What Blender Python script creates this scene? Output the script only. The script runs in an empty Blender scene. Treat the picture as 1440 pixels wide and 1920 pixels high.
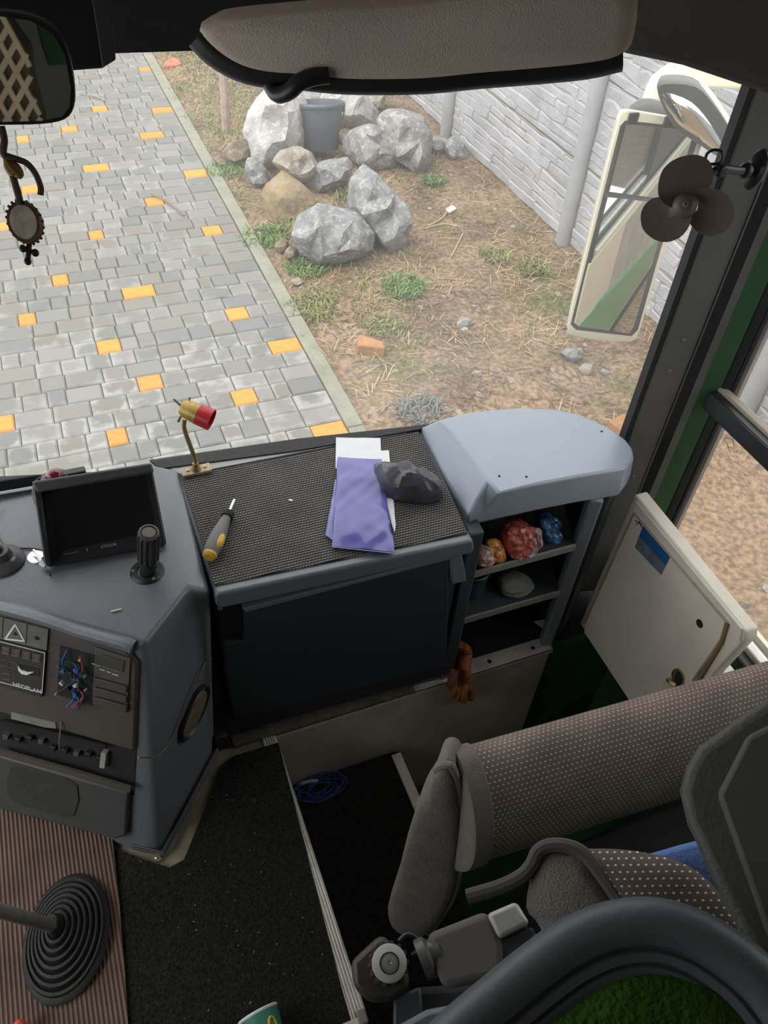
import bpy, bmesh, math, random
from mathutils import Vector, Matrix, noise
random.seed(7)
C = bpy.context.scene.collection
SC = bpy.context.scene
V = Vector

# ------------------------------------------------------------------ camera
CAMP = V((0, 0, 2.486)); FPX = 1520.0
def cam_axes(p, r, yaw):
    p, r, yaw = map(math.radians, (p, r, yaw))
    fwd = V((0, math.cos(p), -math.sin(p))); right = V((1, 0, 0)); down = fwd.cross(right)
    r2 = right*math.cos(r) + down*math.sin(r); d2 = down*math.cos(r) - right*math.sin(r)
    Rz = Matrix.Rotation(yaw, 3, 'Z')
    return Rz @ r2, Rz @ d2, Rz @ fwd
AX, AD, AF = cam_axes(45.4, -5.03, -24.97)
cd = bpy.data.cameras.new('camera'); cam = bpy.data.objects.new('camera', cd); C.objects.link(cam)
m = Matrix((AX, -AD, -AF)).transposed().to_4x4(); m.translation = CAMP
cam.matrix_world = m
cd.sensor_fit = 'VERTICAL'; cd.sensor_height = 36; cd.lens = 36*FPX/1920; cd.clip_start = .02
SC.camera = cam

# ------------------------------------------------------------------ sky, sun, exposure
w = bpy.data.worlds.new('overcast_sky'); SC.world = w; w.use_nodes = True
nt = w.node_tree; nt.nodes.clear()
wo = nt.nodes.new('ShaderNodeOutputWorld'); bg = nt.nodes.new('ShaderNodeBackground')
tc = nt.nodes.new('ShaderNodeTexCoord'); sx = nt.nodes.new('ShaderNodeSeparateXYZ')
cr = nt.nodes.new('ShaderNodeValToRGB')
cr.color_ramp.elements[0].position = 0.0; cr.color_ramp.elements[0].color = (.80, .84, .88, 1)
cr.color_ramp.elements[1].position = .8; cr.color_ramp.elements[1].color = (1, 1, 1, 1)
nt.links.new(tc.outputs['Generated'], sx.inputs[0]); nt.links.new(sx.outputs['Z'], cr.inputs[0])
nt.links.new(cr.outputs[0], bg.inputs[0]); nt.links.new(bg.outputs[0], wo.inputs[0])
bg.inputs[1].default_value = 1.6
sd = bpy.data.lights.new('sun', 'SUN'); sd.energy = 1.2; sd.angle = math.radians(35); sd.color = (1, .96, .9)
so = bpy.data.objects.new('sun', sd); C.objects.link(so)
so.rotation_euler = (math.radians(38), 0, math.radians(-70))
vs = SC.view_settings
vs.view_transform = 'Standard'; vs.look = 'None'; vs.gamma = 1; vs.use_curve_mapping = False
vs.exposure = 0.58

# ------------------------------------------------------------------ pixel -> point on a real plane
def D(px, py): return (AX*(px-720) + AD*(py-960) + AF*FPX)
def Z(px, py, z): d = D(px, py); return CAMP + d*((z-CAMP.z)/d.z)
def Y(px, py, y): d = D(px, py); return CAMP + d*(y/d.y)
def X(px, py, x): d = D(px, py); return CAMP + d*(x/d.x)
def at(px, py, dist): return CAMP + D(px, py).normalized()*dist
def PL(px, py, pl): d = D(px, py); p, n = pl; return CAMP + d*((p-CAMP).dot(n)/d.dot(n))
def plane3(a, b, c):
    n = (b-a).cross(c-a).normalized()
    if n.dot(CAMP-a) < 0: n = -n
    return (a, n)
def facing(px, py, dist, tilt=None):
    p = at(px, py, dist); n = (CAMP-p).normalized()
    if tilt is not None: n = (n + V(tilt)).normalized()
    return (p, n)

# ------------------------------------------------------------------ materials
MATS = {}
def M(name, col, rough=.6, metal=0., var=.12, vs=9., bump=0., bs=120., spec=.5, col2=None, coat=0., island=0., objr=0.):
    if name in MATS: return MATS[name]
    mt = bpy.data.materials.new(name); mt.use_nodes = True; MATS[name] = mt
    n = mt.node_tree; b = n.nodes['Principled BSDF']
    b.inputs['Roughness'].default_value = rough; b.inputs['Metallic'].default_value = metal
    b.inputs['Specular IOR Level'].default_value = spec; b.inputs['Coat Weight'].default_value = coat
    t = n.nodes.new('ShaderNodeTexCoord'); ns = n.nodes.new('ShaderNodeTexNoise')
    ns.inputs['Scale'].default_value = vs; ns.inputs['Detail'].default_value = 6; ns.inputs['Roughness'].default_value = .65
    n.links.new(t.outputs['Object'], ns.inputs['Vector'])
    r = n.nodes.new('ShaderNodeValToRGB')
    c2 = col2 or tuple(min(1, c*(1+var*1.4)) for c in col)
    c1 = tuple(c*(1-var) for c in col)
    r.color_ramp.elements[0].position = .32; r.color_ramp.elements[1].position = .68
    r.color_ramp.elements[0].color = (*c1, 1); r.color_ramp.elements[1].color = (*c2, 1)
    n.links.new(ns.outputs['Fac'], r.inputs[0])
    out = r.outputs[0]
    if island or objr:
        src = n.nodes.new('ShaderNodeNewGeometry').outputs['Random Per Island'] if island else n.nodes.new('ShaderNodeObjectInfo').outputs['Random']
        hv = n.nodes.new('ShaderNodeHueSaturation'); mr = n.nodes.new('ShaderNodeMapRange')
        a = island or objr
        mr.inputs['To Min'].default_value = 1-a; mr.inputs['To Max'].default_value = 1+a
        n.links.new(src, mr.inputs[0]); n.links.new(mr.outputs[0], hv.inputs['Value']); n.links.new(out, hv.inputs['Color']); out = hv.outputs[0]
    n.links.new(out, b.inputs['Base Color'])
    if bump:
        n2 = n.nodes.new('ShaderNodeTexNoise'); n2.inputs['Scale'].default_value = bs; n2.inputs['Detail'].default_value = 5
        n.links.new(t.outputs['Object'], n2.inputs['Vector'])
        bp = n.nodes.new('ShaderNodeBump'); bp.inputs['Strength'].default_value = bump; bp.inputs['Distance'].default_value = .01
        n.links.new(n2.outputs['Fac'], bp.inputs['Height']); n.links.new(bp.outputs[0], b.inputs['Normal'])
    return mt
def pattern(name, colA, colB, expr, rough=.9, bump=.4, coord='UV'):
    """expr(node helper, u, v) -> socket 0..1 mixing colA to colB"""
    mt = bpy.data.materials.new(name); mt.use_nodes = True; MATS[name] = mt
    n = mt.node_tree; b = n.nodes['Principled BSDF']; b.inputs['Roughness'].default_value = rough
    b.inputs['Specular IOR Level'].default_value = .2
    t = n.nodes.new('ShaderNodeTexCoord'); s = n.nodes.new('ShaderNodeSeparateXYZ'); n.links.new(t.outputs[coord], s.inputs[0])
    def mth(op, a, bb=None, cc=None):
        k = n.nodes.new('ShaderNodeMath'); k.operation = op
        for i, q in enumerate((a, bb, cc)):
            if q is None: continue
            if isinstance(q, (int, float)): k.inputs[i].default_value = q
            else: n.links.new(q, k.inputs[i])
        return k.outputs[0]
    fac = expr(mth, s.outputs[0], s.outputs[1])
    ns = n.nodes.new('ShaderNodeTexNoise'); ns.inputs['Scale'].default_value = 14; ns.inputs['Detail'].default_value = 5
    n.links.new(t.outputs['Object'], ns.inputs['Vector'])
    mx = n.nodes.new('ShaderNodeMix'); mx.data_type = 'RGBA'
    mx.inputs['A'].default_value = (*colA, 1); mx.inputs['B'].default_value = (*colB, 1); n.links.new(fac, mx.inputs['Factor'])
    hv = n.nodes.new('ShaderNodeHueSaturation'); mr = n.nodes.new('ShaderNodeMapRange')
    mr.inputs['From Min'].default_value = .3; mr.inputs['From Max'].default_value = .7
    mr.inputs['To Min'].default_value = .8; mr.inputs['To Max'].default_value = 1.2
    n.links.new(ns.outputs['Fac'], mr.inputs[0]); n.links.new(mr.outputs[0], hv.inputs['Value'])
    n.links.new(mx.outputs['Result'], hv.inputs['Color']); n.links.new(hv.outputs[0], b.inputs['Base Color'])
    bp = n.nodes.new('ShaderNodeBump'); bp.inputs['Strength'].default_value = bump; bp.inputs['Distance'].default_value = .003
    n.links.new(fac, bp.inputs['Height']); n.links.new(bp.outputs[0], b.inputs['Normal'])
    return mt
def dots(su, sv, r):
    def e(m, u, v):
        vv = m('MULTIPLY', v, 1/sv); row = m('FLOOR', vv)
        uu = m('ADD', m('MULTIPLY', u, 1/su), m('MULTIPLY', row, .5))
        a = m('ABSOLUTE', m('SUBTRACT', m('FRACT', uu), .5)); b = m('ABSOLUTE', m('SUBTRACT', m('FRACT', vv), .5))
        d = m('SQRT', m('ADD', m('MULTIPLY', a, a), m('MULTIPLY', m('MULTIPLY', b, 1.3), m('MULTIPLY', b, 1.3))))
        return m('SUBTRACT', 1, m('SMOOTH_MIN', m('MAXIMUM', m('MULTIPLY', m('SUBTRACT', d, r), 12), 0), 1, .05))
    return e
def ribs(sv, su=None):
    def e(m, u, v):
        s = m('ADD', m('MULTIPLY', m('SINE', m('MULTIPLY', v, 2*math.pi/sv)), .5), .5)
        if su:
            row = m('FLOOR', m('MULTIPLY', v, 1/sv))
            s2 = m('ADD', m('MULTIPLY', m('SINE', m('ADD', m('MULTIPLY', u, 2*math.pi/su), m('MULTIPLY', row, math.pi))), .35), .65)
            s = m('MULTIPLY', s, s2)
        return s
    return e
def glass_mat(name, dust=.05):
    mt = bpy.data.materials.new(name); mt.use_nodes = True; n = mt.node_tree; n.nodes.clear(); L = n.links.new
    o = n.nodes.new('ShaderNodeOutputMaterial'); mx = n.nodes.new('ShaderNodeMixShader'); m2 = n.nodes.new('ShaderNodeMixShader')
    tr = n.nodes.new('ShaderNodeBsdfTransparent'); gl = n.nodes.new('ShaderNodeBsdfGlossy'); gl.inputs['Roughness'].default_value = .0
    df = n.nodes.new('ShaderNodeBsdfTranslucent'); df.inputs[0].default_value = (.85, .84, .80, 1)
    lw = n.nodes.new('ShaderNodeLayerWeight'); pw = n.nodes.new('ShaderNodeMath'); pw.operation = 'POWER'; pw.inputs[1].default_value = 5
    ml = n.nodes.new('ShaderNodeMath'); ml.operation = 'MULTIPLY_ADD'; ml.inputs[1].default_value = .6; ml.inputs[2].default_value = .02
    L(lw.outputs['Facing'], pw.inputs[0]); L(pw.outputs[0], ml.inputs[0]); L(ml.outputs[0], mx.inputs[0])
    tc_ = n.nodes.new('ShaderNodeTexCoord'); ns = n.nodes.new('ShaderNodeTexNoise'); ns.inputs['Scale'].default_value = 3; ns.inputs['Detail'].default_value = 8; L(tc_.outputs['Object'], ns.inputs[0])
    md = n.nodes.new('ShaderNodeMath'); md.operation = 'MULTIPLY'; md.inputs[1].default_value = dust*2; L(ns.outputs['Fac'], md.inputs[0])
    L(md.outputs[0], m2.inputs[0]); L(tr.outputs[0], m2.inputs[1]); L(df.outputs[0], m2.inputs[2])
    L(m2.outputs[0], mx.inputs[1]); L(gl.outputs[0], mx.inputs[2]); L(mx.outputs[0], o.inputs[0])
    return mt

# ------------------------------------------------------------------ mesh builder
class MB:
    def __init__(s): s.v = []; s.f = []; s.uv = {}
    def add(s, vs, fs, uvs=None):
        o = len(s.v); s.v += [V(p) for p in vs]; s.f += [tuple(i+o for i in f) for f in fs]
        if uvs:
            for i, q in enumerate(uvs): s.uv[o+i] = q
        return s
    def box(s, c, size, rot=None):
        c = V(c); h = V(size)/2; vs = []
        for z in (-1, 1):
            for x, y in ((-1, -1), (1, -1), (1, 1), (-1, 1)):
                p = V((x*h.x, y*h.y, z*h.z)); vs.append(c + (rot @ p if rot else p))
        return s.add(vs, [(3, 2, 1, 0), (4, 5, 6, 7), (0, 1, 5, 4), (1, 2, 6, 5), (2, 3, 7, 6), (3, 0, 4, 7)])
    def slab(s, pts, n, th, back=0.):
        pts = [V(p) for p in pts]; n = V(n).normalized(); k = len(pts)
        nn = V((0, 0, 0))
        for i in range(k): nn += (pts[i]-pts[0]).cross(pts[(i+1) % k]-pts[0])
        if nn.dot(n) < 0: pts = pts[::-1]
        vs = [p - n*back for p in pts] + [p + n*th for p in pts]
        fs = [tuple(range(k))[::-1], tuple(range(k, 2*k))] + [(i, (i+1) % k, k+(i+1) % k, k+i) for i in range(k)]
        return s.add(vs, fs)
    def loft(s, rings, caps=True, closed=True, uvs=None):
        k = len(rings[0]); vs = [p for r in rings for p in r]; fs = []
        for a in range(len(rings)-1):
            for i in range(k if closed else k-1):
                j = (i+1) % k; fs.append((a*k+i, a*k+j, (a+1)*k+j, (a+1)*k+i))
        if caps and closed:
            fs.append(tuple(range(k))[::-1]); fs.append(tuple(range((len(rings)-1)*k, len(rings)*k)))
        return s.add(vs, fs, uvs)
    def tube(s, path, r, n=10, flat=1.):
        path = [V(p) for p in path]; rs = r if isinstance(r, (list, tuple)) else [r]*len(path)
        rings = []; up = None
        for i, p in enumerate(path):
            t = (path[min(i+1, len(path)-1)] - path[max(i-1, 0)]).normalized()
            if up is None:
                up = t.orthogonal().normalized()
            up = (up - t*up.dot(t)).normalized(); sd_ = t.cross(up)
            rings.append([p + (up*math.cos(a)*flat + sd_*math.sin(a))*rs[i] for a in [2*math.pi*q/n for q in range(n)]])
        return s.loft(rings)
    def lathe(s, prof, o, ax, n=28, squash=(1, 1), xd=None):
        o = V(o); ax = V(ax).normalized(); xd = (V(xd) - ax*V(xd).dot(ax)).normalized() if xd else ax.orthogonal().normalized(); yd = ax.cross(xd)
        (r0, h0), (r1, h1) = prof[0], prof[-1]; mr_ = max(r for r, h in prof)
        ring = r0 > .0035 and r1 > .0035 and math.hypot(r0-r1, h0-h1) < .3*mr_ and len(prof) > 3
        if ring: prof = list(prof) + [prof[0]]
        rings = [[o + ax*h + (xd*math.cos(a)*squash[0] + yd*math.sin(a)*squash[1])*max(r, 1e-4) for a in [2*math.pi*q/n for q in range(n)]] for r, h in prof]
        return s.loft(rings, caps=not ring)
    def ball(s, c, r, sc=(1, 1, 1), n=12):
        return s.lathe([(math.sin(math.pi*i/n)*r*sc[0], -math.cos(math.pi*i/n)*r*sc[2]) for i in range(n+1)], c, (0, 0, 1), n*2)
    def build(s, name, mat, parent=None, smooth=35, bevel=0., seg=2, sub=0, base=None):
        me = bpy.data.meshes.new(name)
        org = V((0, 0, 0))
        if parent is not None:
            q = parent
            while q is not None: org = org + q.location; q = q.parent
        else:
            xs = [p.x for p in s.v]; ys = [p.y for p in s.v]; zs = [p.z for p in s.v]
            org = V(base) if base else V(((min(xs)+max(xs))/2, (min(ys)+max(ys))/2, min(zs)))
        me.from_pydata([tuple(p-org) for p in s.v], [], s.f)
        if s.uv:
            ul = me.uv_layers.new(name='UVMap')
            for l in me.loops: ul.data[l.index].uv = s.uv.get(l.vertex_index, (0, 0))
        bm = bmesh.new(); bm.from_mesh(me); bmesh.ops.recalc_face_normals(bm, faces=bm.faces); bm.to_mesh(me); bm.free()
        me.materials.append(mat)
        if smooth:
            me.shade_smooth(); me.set_sharp_from_angle(angle=math.radians(smooth))
        o = bpy.data.objects.new(name, me); C.objects.link(o)
        if parent is not None: o.parent = parent
        else: o.location = org
        if bevel:
            b = o.modifiers.new('bevel', 'BEVEL'); b.width = bevel; b.segments = seg; b.limit_method = 'ANGLE'; b.angle_limit = math.radians(28); b.harden_normals = False
        if sub:
            q = o.modifiers.new('sub', 'SUBSURF'); q.levels = sub; q.render_levels = sub
        return o
def tag(o, label=None, cat=None, group=None, kind=None):
    if label: o['label'] = label
    if cat: o['category'] = cat
    if group: o['group'] = group
    if kind: o['kind'] = kind
    return o
def thing(name, label, cat, loc, group=None):
    o = bpy.data.objects.new(name, None); C.objects.link(o); o.location = V(loc); o.empty_display_size = .05
    return tag(o, label, cat, group)
def struct(name, mb, mat, **k): return tag(mb.build(name, mat, **k), kind='structure')
def smooth_loop(pts, k=4):
    """closed Catmull-Rom"""
    n = len(pts); out = []
    for i in range(n):
        a, b, c, d = pts[i-1], pts[i], pts[(i+1) % n], pts[(i+2) % n]
        for j in range(k):
            t = j/k
            out.append(.5*((2*b) + (c-a)*t + (2*a-5*b+4*c-d)*t*t + (3*b-a-3*c+d)*t**3))
    return out
def smooth_path(pts, k=4):
    P = [2*pts[0]-pts[1]] + list(pts) + [2*pts[-1]-pts[-2]]; out = []
    for i in range(1, len(P)-2):
        a, b, c, d = P[i-1], P[i], P[i+1], P[i+2]
        for j in range(k):
            t = j/k
            out.append(.5*((2*b) + (c-a)*t + (2*a-5*b+4*c-d)*t*t + (3*b-a-3*c+d)*t**3))
    out.append(V(pts[-1])); return out
def puff(mb, px, pl, front, back, k=3, prof=None, uvscale=1., wob=0., crease=0., cf=40.):
    """a rounded solid: the outline on a real plane, swelling to both sides of it"""
    pts = [PL(x, y, pl) for x, y in px]
    if k > 1: pts = smooth_loop(pts, k)
    n = pl[1]; c = sum(pts, V((0, 0, 0)))/len(pts)
    prof = prof or [(.55, -1.), (.9, -.75), (1., 0), (.96, .5), (.84, .82), (.55, .97), (.2, 1.)]
    ax = (AX - n*AX.dot(n)).normalized(); ay = n.cross(ax)
    rings = []; uvs = []
    for sc, o in prof:
        r = []
        for i, p in enumerate(pts):
            q = c + (p-c)*sc + n*(o*front if o > 0 else o*back)
            if wob: q = q + n*noise.noise(q*18+V((sc*3, 0, 0)))*wob
            if crease: q = q + n*(1-2.4*abs(noise.noise(V((q.x*cf+sc*2, q.y*cf*.6, q.z*cf)))))*crease + (q-c).normalized()*noise.noise(q*cf*1.3)*crease*.8
            r.append(q); uvs.append(((q-c).dot(ax)*uvscale, (q-c).dot(ay)*uvscale))
        rings.append(r)
    mb.loft(rings, uvs=uvs); return mb
def pslab(px, pl, th, back=0.):
    return MB().slab([PL(x, y, pl) for x, y in px], pl[1], th, back)
def text(s, name, mat, parent, origin, xd, n, size, depth=.0006):
    cu = bpy.data.curves.new(name, 'FONT'); cu.body = s; cu.size = size; cu.extrude = depth/2; cu.align_x = 'CENTER'; cu.align_y = 'CENTER'
    t = bpy.data.objects.new('tmp', cu); C.objects.link(t)
    me = bpy.data.meshes.new_from_object(t.evaluated_get(bpy.context.evaluated_depsgraph_get()))
    bpy.data.objects.remove(t)
    xd = V(xd).normalized(); n = V(n).normalized(); yd = n.cross(xd).normalized(); xd = yd.cross(n)
    org = V((0, 0, 0)); q = parent
    while q is not None: org = org + q.location; q = q.parent
    for v in me.vertices: v.co = V(origin) - org + xd*v.co.x + yd*v.co.y + n*(v.co.z + depth/2)
    me.materials.clear(); me.materials.append(mat)
    o = bpy.data.objects.new(name, me); C.objects.link(o); o.parent = parent
    return o

# ================================================================== materials in use
SOIL = M('soil', (.205, .148, .10), .95, var=.4, vs=2.2, bump=.8, bs=55, spec=.1)
n = SOIL.node_tree    # greener where grass creeps in, a few sizes of clod
ns = n.nodes.new('ShaderNodeTexNoise'); ns.inputs['Scale'].default_value = .9; ns.inputs['Detail'].default_value = 8; ns.inputs['Roughness'].default_value = .7
n3 = n.nodes.new('ShaderNodeTexNoise'); n3.inputs['Scale'].default_value = 38; n3.inputs['Detail'].default_value = 6
rp = n.nodes.new('ShaderNodeValToRGB'); rp.color_ramp.elements[0].position = .52; rp.color_ramp.elements[1].position = .62
rp2 = n.nodes.new('ShaderNodeValToRGB'); rp2.color_ramp.elements[0].color = (.6, .6, .6, 1); rp2.color_ramp.elements[1].color = (1.3, 1.25, 1.2, 1)
rp2.color_ramp.elements[0].position = .35; rp2.color_ramp.elements[1].position = .65
mx = n.nodes.new('ShaderNodeMix'); mx.data_type = 'RGBA'; mx.inputs['B'].default_value = (.13, .13, .06, 1)
mu = n.nodes.new('ShaderNodeMix'); mu.data_type = 'RGBA'; mu.blend_type = 'MULTIPLY'; mu.inputs['Factor'].default_value = 1
tcn = [q for q in n.nodes if q.type == 'TEX_COORD'][0]; bs_ = n.nodes['Principled BSDF']
old = bs_.inputs['Base Color'].links[0].from_socket
n.links.new(tcn.outputs['Object'], ns.inputs[0]); n.links.new(tcn.outputs['Object'], n3.inputs[0])
n.links.new(ns.outputs['Fac'], rp.inputs[0]); n.links.new(rp.outputs[0], mx.inputs['Factor']); n.links.new(old, mx.inputs['A'])
gp_ = n.nodes.new('ShaderNodeNewGeometry'); sp_ = n.nodes.new('ShaderNodeSeparateXYZ'); n.links.new(gp_.outputs['Position'], sp_.inputs[0])
ad_ = n.nodes.new('ShaderNodeMath'); ad_.operation = 'MULTIPLY_ADD'; ad_.inputs[1].default_value = 2.2; n.links.new(ns.outputs['Fac'], ad_.inputs[0]); n.links.new(sp_.outputs['Y'], ad_.inputs[2])
mr_ = n.nodes.new('ShaderNodeMapRange'); mr_.inputs['From Min'].default_value = 4.1; mr_.inputs['From Max'].default_value = 3.3; n.links.new(ad_.outputs[0], mr_.inputs[0])
ms_ = n.nodes.new('ShaderNodeMix'); ms_.data_type = 'RGBA'; ms_.inputs['B'].default_value = (.36, .255, .165, 1); n.links.new(mr_.outputs[0], ms_.inputs['Factor']); n.links.new(mx.outputs['Result'], ms_.inputs['A'])
n.links.new(n3.outputs['Fac'], rp2.inputs[0]); n.links.new(ms_.outputs['Result'], mu.inputs['A']); n.links.new(rp2.outputs[0], mu.inputs['B'])
n.links.new(mu.outputs['Result'], bs_.inputs['Base Color'])

def paver_mat(name, base, island):
    mt = bpy.data.materials.new(name); mt.use_nodes = True; n = mt.node_tree; b = n.nodes['Principled BSDF']; L = n.links.new
    b.inputs['Roughness'].default_value = .85; b.inputs['Specular IOR Level'].default_value = .25
    rnd = n.nodes.new('ShaderNodeNewGeometry').outputs['Random Per Island'] if island else n.nodes.new('ShaderNodeObjectInfo').outputs['Random']
    geo = n.nodes.new('ShaderNodeNewGeometry')
    r = n.nodes.new('ShaderNodeValToRGB'); e = r.color_ramp.elements; e[0].color = (*base[0], 1); e[1].color = (*base[-1], 1)
    for i, c in enumerate(base[1:-1]): q = e.new((i+1)/(len(base)-1)); q.color = (*c, 1)
    L(rnd, r.inputs[0])
    ns = n.nodes.new('ShaderNodeTexNoise'); ns.inputs['Scale'].default_value = 11; ns.inputs['Detail'].default_value = 5; L(geo.outputs['Position'], ns.inputs[0])
    # white bloom creeping in from the edges (salt stain)
    uv = n.nodes.new('ShaderNodeUVMap'); s = n.nodes.new('ShaderNodeSeparateXYZ'); L(uv.outputs[0], s.inputs[0])
    def m(op, a, bb=None):
        k = n.nodes.new('ShaderNodeMath'); k.operation = op
        for i, q in enumerate((a, bb)):
            if q is None: continue
            if isinstance(q, (int, float)): k.inputs[i].default_value = q
            else: L(q, k.inputs[i])
        return k.outputs[0]
    ex = m('ABSOLUTE', m('SUBTRACT', s.outputs[0], .5)); ey = m('ABSOLUTE', m('SUBTRACT', s.outputs[1], .5))
    edge = m('ADD', m('POWER', m('MULTIPLY', ex, 2), 3), m('POWER', m('MULTIPLY', ey, 2), 3))
    rr = m('FRACT', m('MULTIPLY', rnd, 7.31))
    sy = n.nodes.new('ShaderNodeSeparateXYZ'); L(geo.outputs['Position'], sy.inputs[0])
    mrn = n.nodes.new('ShaderNodeMapRange'); mrn.inputs['From Min'].default_value = 3.2; mrn.inputs['From Max'].default_value = 4.0; mrn.inputs['To Min'].default_value = 1.15; mrn.inputs['To Max'].default_value = .55; L(sy.outputs[1], mrn.inputs[0])
    amt = m('MULTIPLY', mrn.outputs[0], m('ADD', m('MULTIPLY', edge, .55), m('MULTIPLY', m('SUBTRACT', ns.outputs['Fac'], .5), 2.2)))
    amt = m('MULTIPLY', amt, m('POWER', rr, .8))
    cl = n.nodes.new('ShaderNodeMapRange'); cl.inputs['From Min'].default_value = .08; cl.inputs['From Max'].default_value = .5; L(amt, cl.inputs[0])
    mx = n.nodes.new('ShaderNodeMix'); mx.data_type = 'RGBA'; L(m('MULTIPLY', cl.outputs[0], .8), mx.inputs['Factor']); L(r.outputs[0], mx.inputs['A']); mx.inputs['B'].default_value = (.34, .34, .325, 1)
    L(mx.outputs['Result'], b.inputs['Base Color'])
    bp = n.nodes.new('ShaderNodeBump'); bp.inputs['Strength'].default_value = .3; bp.inputs['Distance'].default_value = .004
    n4 = n.nodes.new('ShaderNodeTexNoise'); n4.inputs['Scale'].default_value = 90; L(geo.outputs['Position'], n4.inputs[0]); L(n4.outputs['Fac'], bp.inputs['Height']); L(bp.outputs[0], b.inputs['Normal'])
    return mt
GREYS = [(0.164, 0.164, 0.148), (0.188, 0.184, 0.160), (0.148, 0.152, 0.144), (0.204, 0.200, 0.180), (0.176, 0.164, 0.140), (0.220, 0.216, 0.200), (0.160, 0.160, 0.156)]
PAVE = paver_mat('paver_grey', GREYS, False); PAVE_ST = paver_mat('paver_grey_joined', GREYS, True)
PAVO = M('paver_orange', (0.540, 0.248, 0.045), .85, var=.12, vs=30, bump=.3, spec=.2, objr=.12)
JOINT = M('joint_sand', (.13, .125, .105), .95, var=.25, vs=30, bump=.5)
CONC = M('curb_concrete', (0.221, 0.221, 0.166), .9, var=.15, vs=6, bump=.4, bs=80)
FENCE = M('fence_concrete', (0.361, 0.361, 0.374), .9, var=.14, vs=4, bump=.5, bs=60, spec=.2)
FENCEP = M('fence_post_concrete', (0.299, 0.304, 0.312), .9, var=.08, vs=5, bump=.2, bs=80, spec=.2)
FENCET = M('fence_plinth', (0.270, 0.243, 0.194), .9, var=.18, vs=5, bump=.5, bs=60, spec=.2)

# ================================================================== ground, paving, curb
def gh(x, y):
    p = V((x, y, 0))
    h = noise.noise(p*1.1)*.03 + noise.noise(p*4)*.014 + noise.noise(p*13)*.006
    f = min(1, max(0, (x-1.17)/.15))
    return (h - .012)*f - .02*(1-f) + .02*f
mb = MB(); xs = [1.155 + i*.032 for i in range(64)]; ys = [-10 + j*.4 for j in range(24)] + [-.4 + j*.045 for j in range(320)]
mb.add([(x, y, gh(x, y)) for y in ys for x in xs], [(j*64+i, j*64+i+1, (j+1)*64+i+1, (j+1)*64+i) for j in range(len(ys)-1) for i in range(63)])
struct('ground', mb, SOIL, smooth=60, base=(1.155, 0, 0))
X0, DY, Y0 = 1.072, .123, 2.872
pav = struct('pavement', MB().box((-.5, 7.1, -.046), (3.14, 13.6, .06)), JOINT, base=(0, 0, 0))
def paver_mesh(name, w, d, mat):
    b = .007; h = .011; t = .0; mb = MB(); hw, hd = w/2-.0022, d/2-.0022
    vs = [(-hw, -hd, -h), (hw, -hd, -h), (hw, hd, -h), (-hw, hd, -h), (-hw, -hd, -b), (hw, -hd, -b), (hw, hd, -b), (-hw, hd, -b),
          (-hw+b, -hd+b, 0), (hw-b, -hd+b, 0), (hw-b, hd-b, 0), (-hw+b, hd-b, 0)]
    fs = [(0, 1, 5, 4), (1, 2, 6, 5), (2, 3, 7, 6), (3, 0, 4, 7), (4, 5, 9, 8), (5, 6, 10, 9), (6, 7, 11, 10), (7, 4, 8, 11), (8, 9, 10, 11)]
    return vs, fs, [((x+hw)/(2*hw), (y+hd)/(2*hd)) for x, y, z in vs]
ORANGE = [(584, 653, 801), (434, 483, 743), (508, 569, 650), (425, 466, 589), (257, 307, 718), (200, 241, 820), (-26, 28, 798), (182, 228, 652), (35, 68, 603),
          (230, 292, 549), (97, 130, 527), (380, 416, 431), (165, 196, 440), (345, 393, 323), (271, 307, 375), (155, 205, 313), (262, 307, 251), (115, 145, 240),
          (285, 327, 205), (171, 202, 202), (260, 285, 128), (30, 54, 258), (40, 75, 355), (-20, 28, 423)]
om = {}
for a, b, y in ORANGE:
    pa, pb = Z(a, y, 0), Z(b, y, 0); k = math.floor(((pa.y+pb.y)/2 - Y0)/DY)
    xm = (pa.x+pb.x)/2; wd = min((.09, .12, .18), key=lambda q: abs(q-(pb.x-pa.x)))
    om.setdefault(k, []).append((xm-wd/2, xm+wd/2))
cells = []
def fill(k, x0, x1, rng):
    L = x1-x0
    if L < .03: return
    ws = []; tot = 0
    while tot < L-.05:
        q = rng.choice((.09, .12, .12, .18, .18)); ws.append(q); tot += q
    s = L/tot; x = x0
    for q in ws: cells.append((k, x, x+q*s, False)); x += q*s
rng = random.Random(3)
for k in range(-5, 88):
    cur = X0
    for a, b in sorted(om.get(k, []), reverse=True):
        b = min(b, cur)
        if cur-b < .045: b2 = cur; a += b2-b; b = b2
        fill(k, b, cur, rng); cells.append((k, a, b, True)); cur = a
    fill(k, -1.05, cur, rng)
def area(c):
    p = V(((c[1]+c[2])/2, Y0+(c[0]+.5)*DY, 0)); q = p-CAMP; z = q.dot(AF); u = 720+FPX*q.dot(AX)/z; v_ = 960+FPX*q.dot(AD)/z
    if not (-30 < u < 700 and 90 < v_ < 925): return 0
    return (c[2]-c[1])/z/z
cells.sort(key=lambda c: -area(c) - (10 if c[3] and area(c) > 0 else 0))
meshes = {}; rest = MB()
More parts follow.
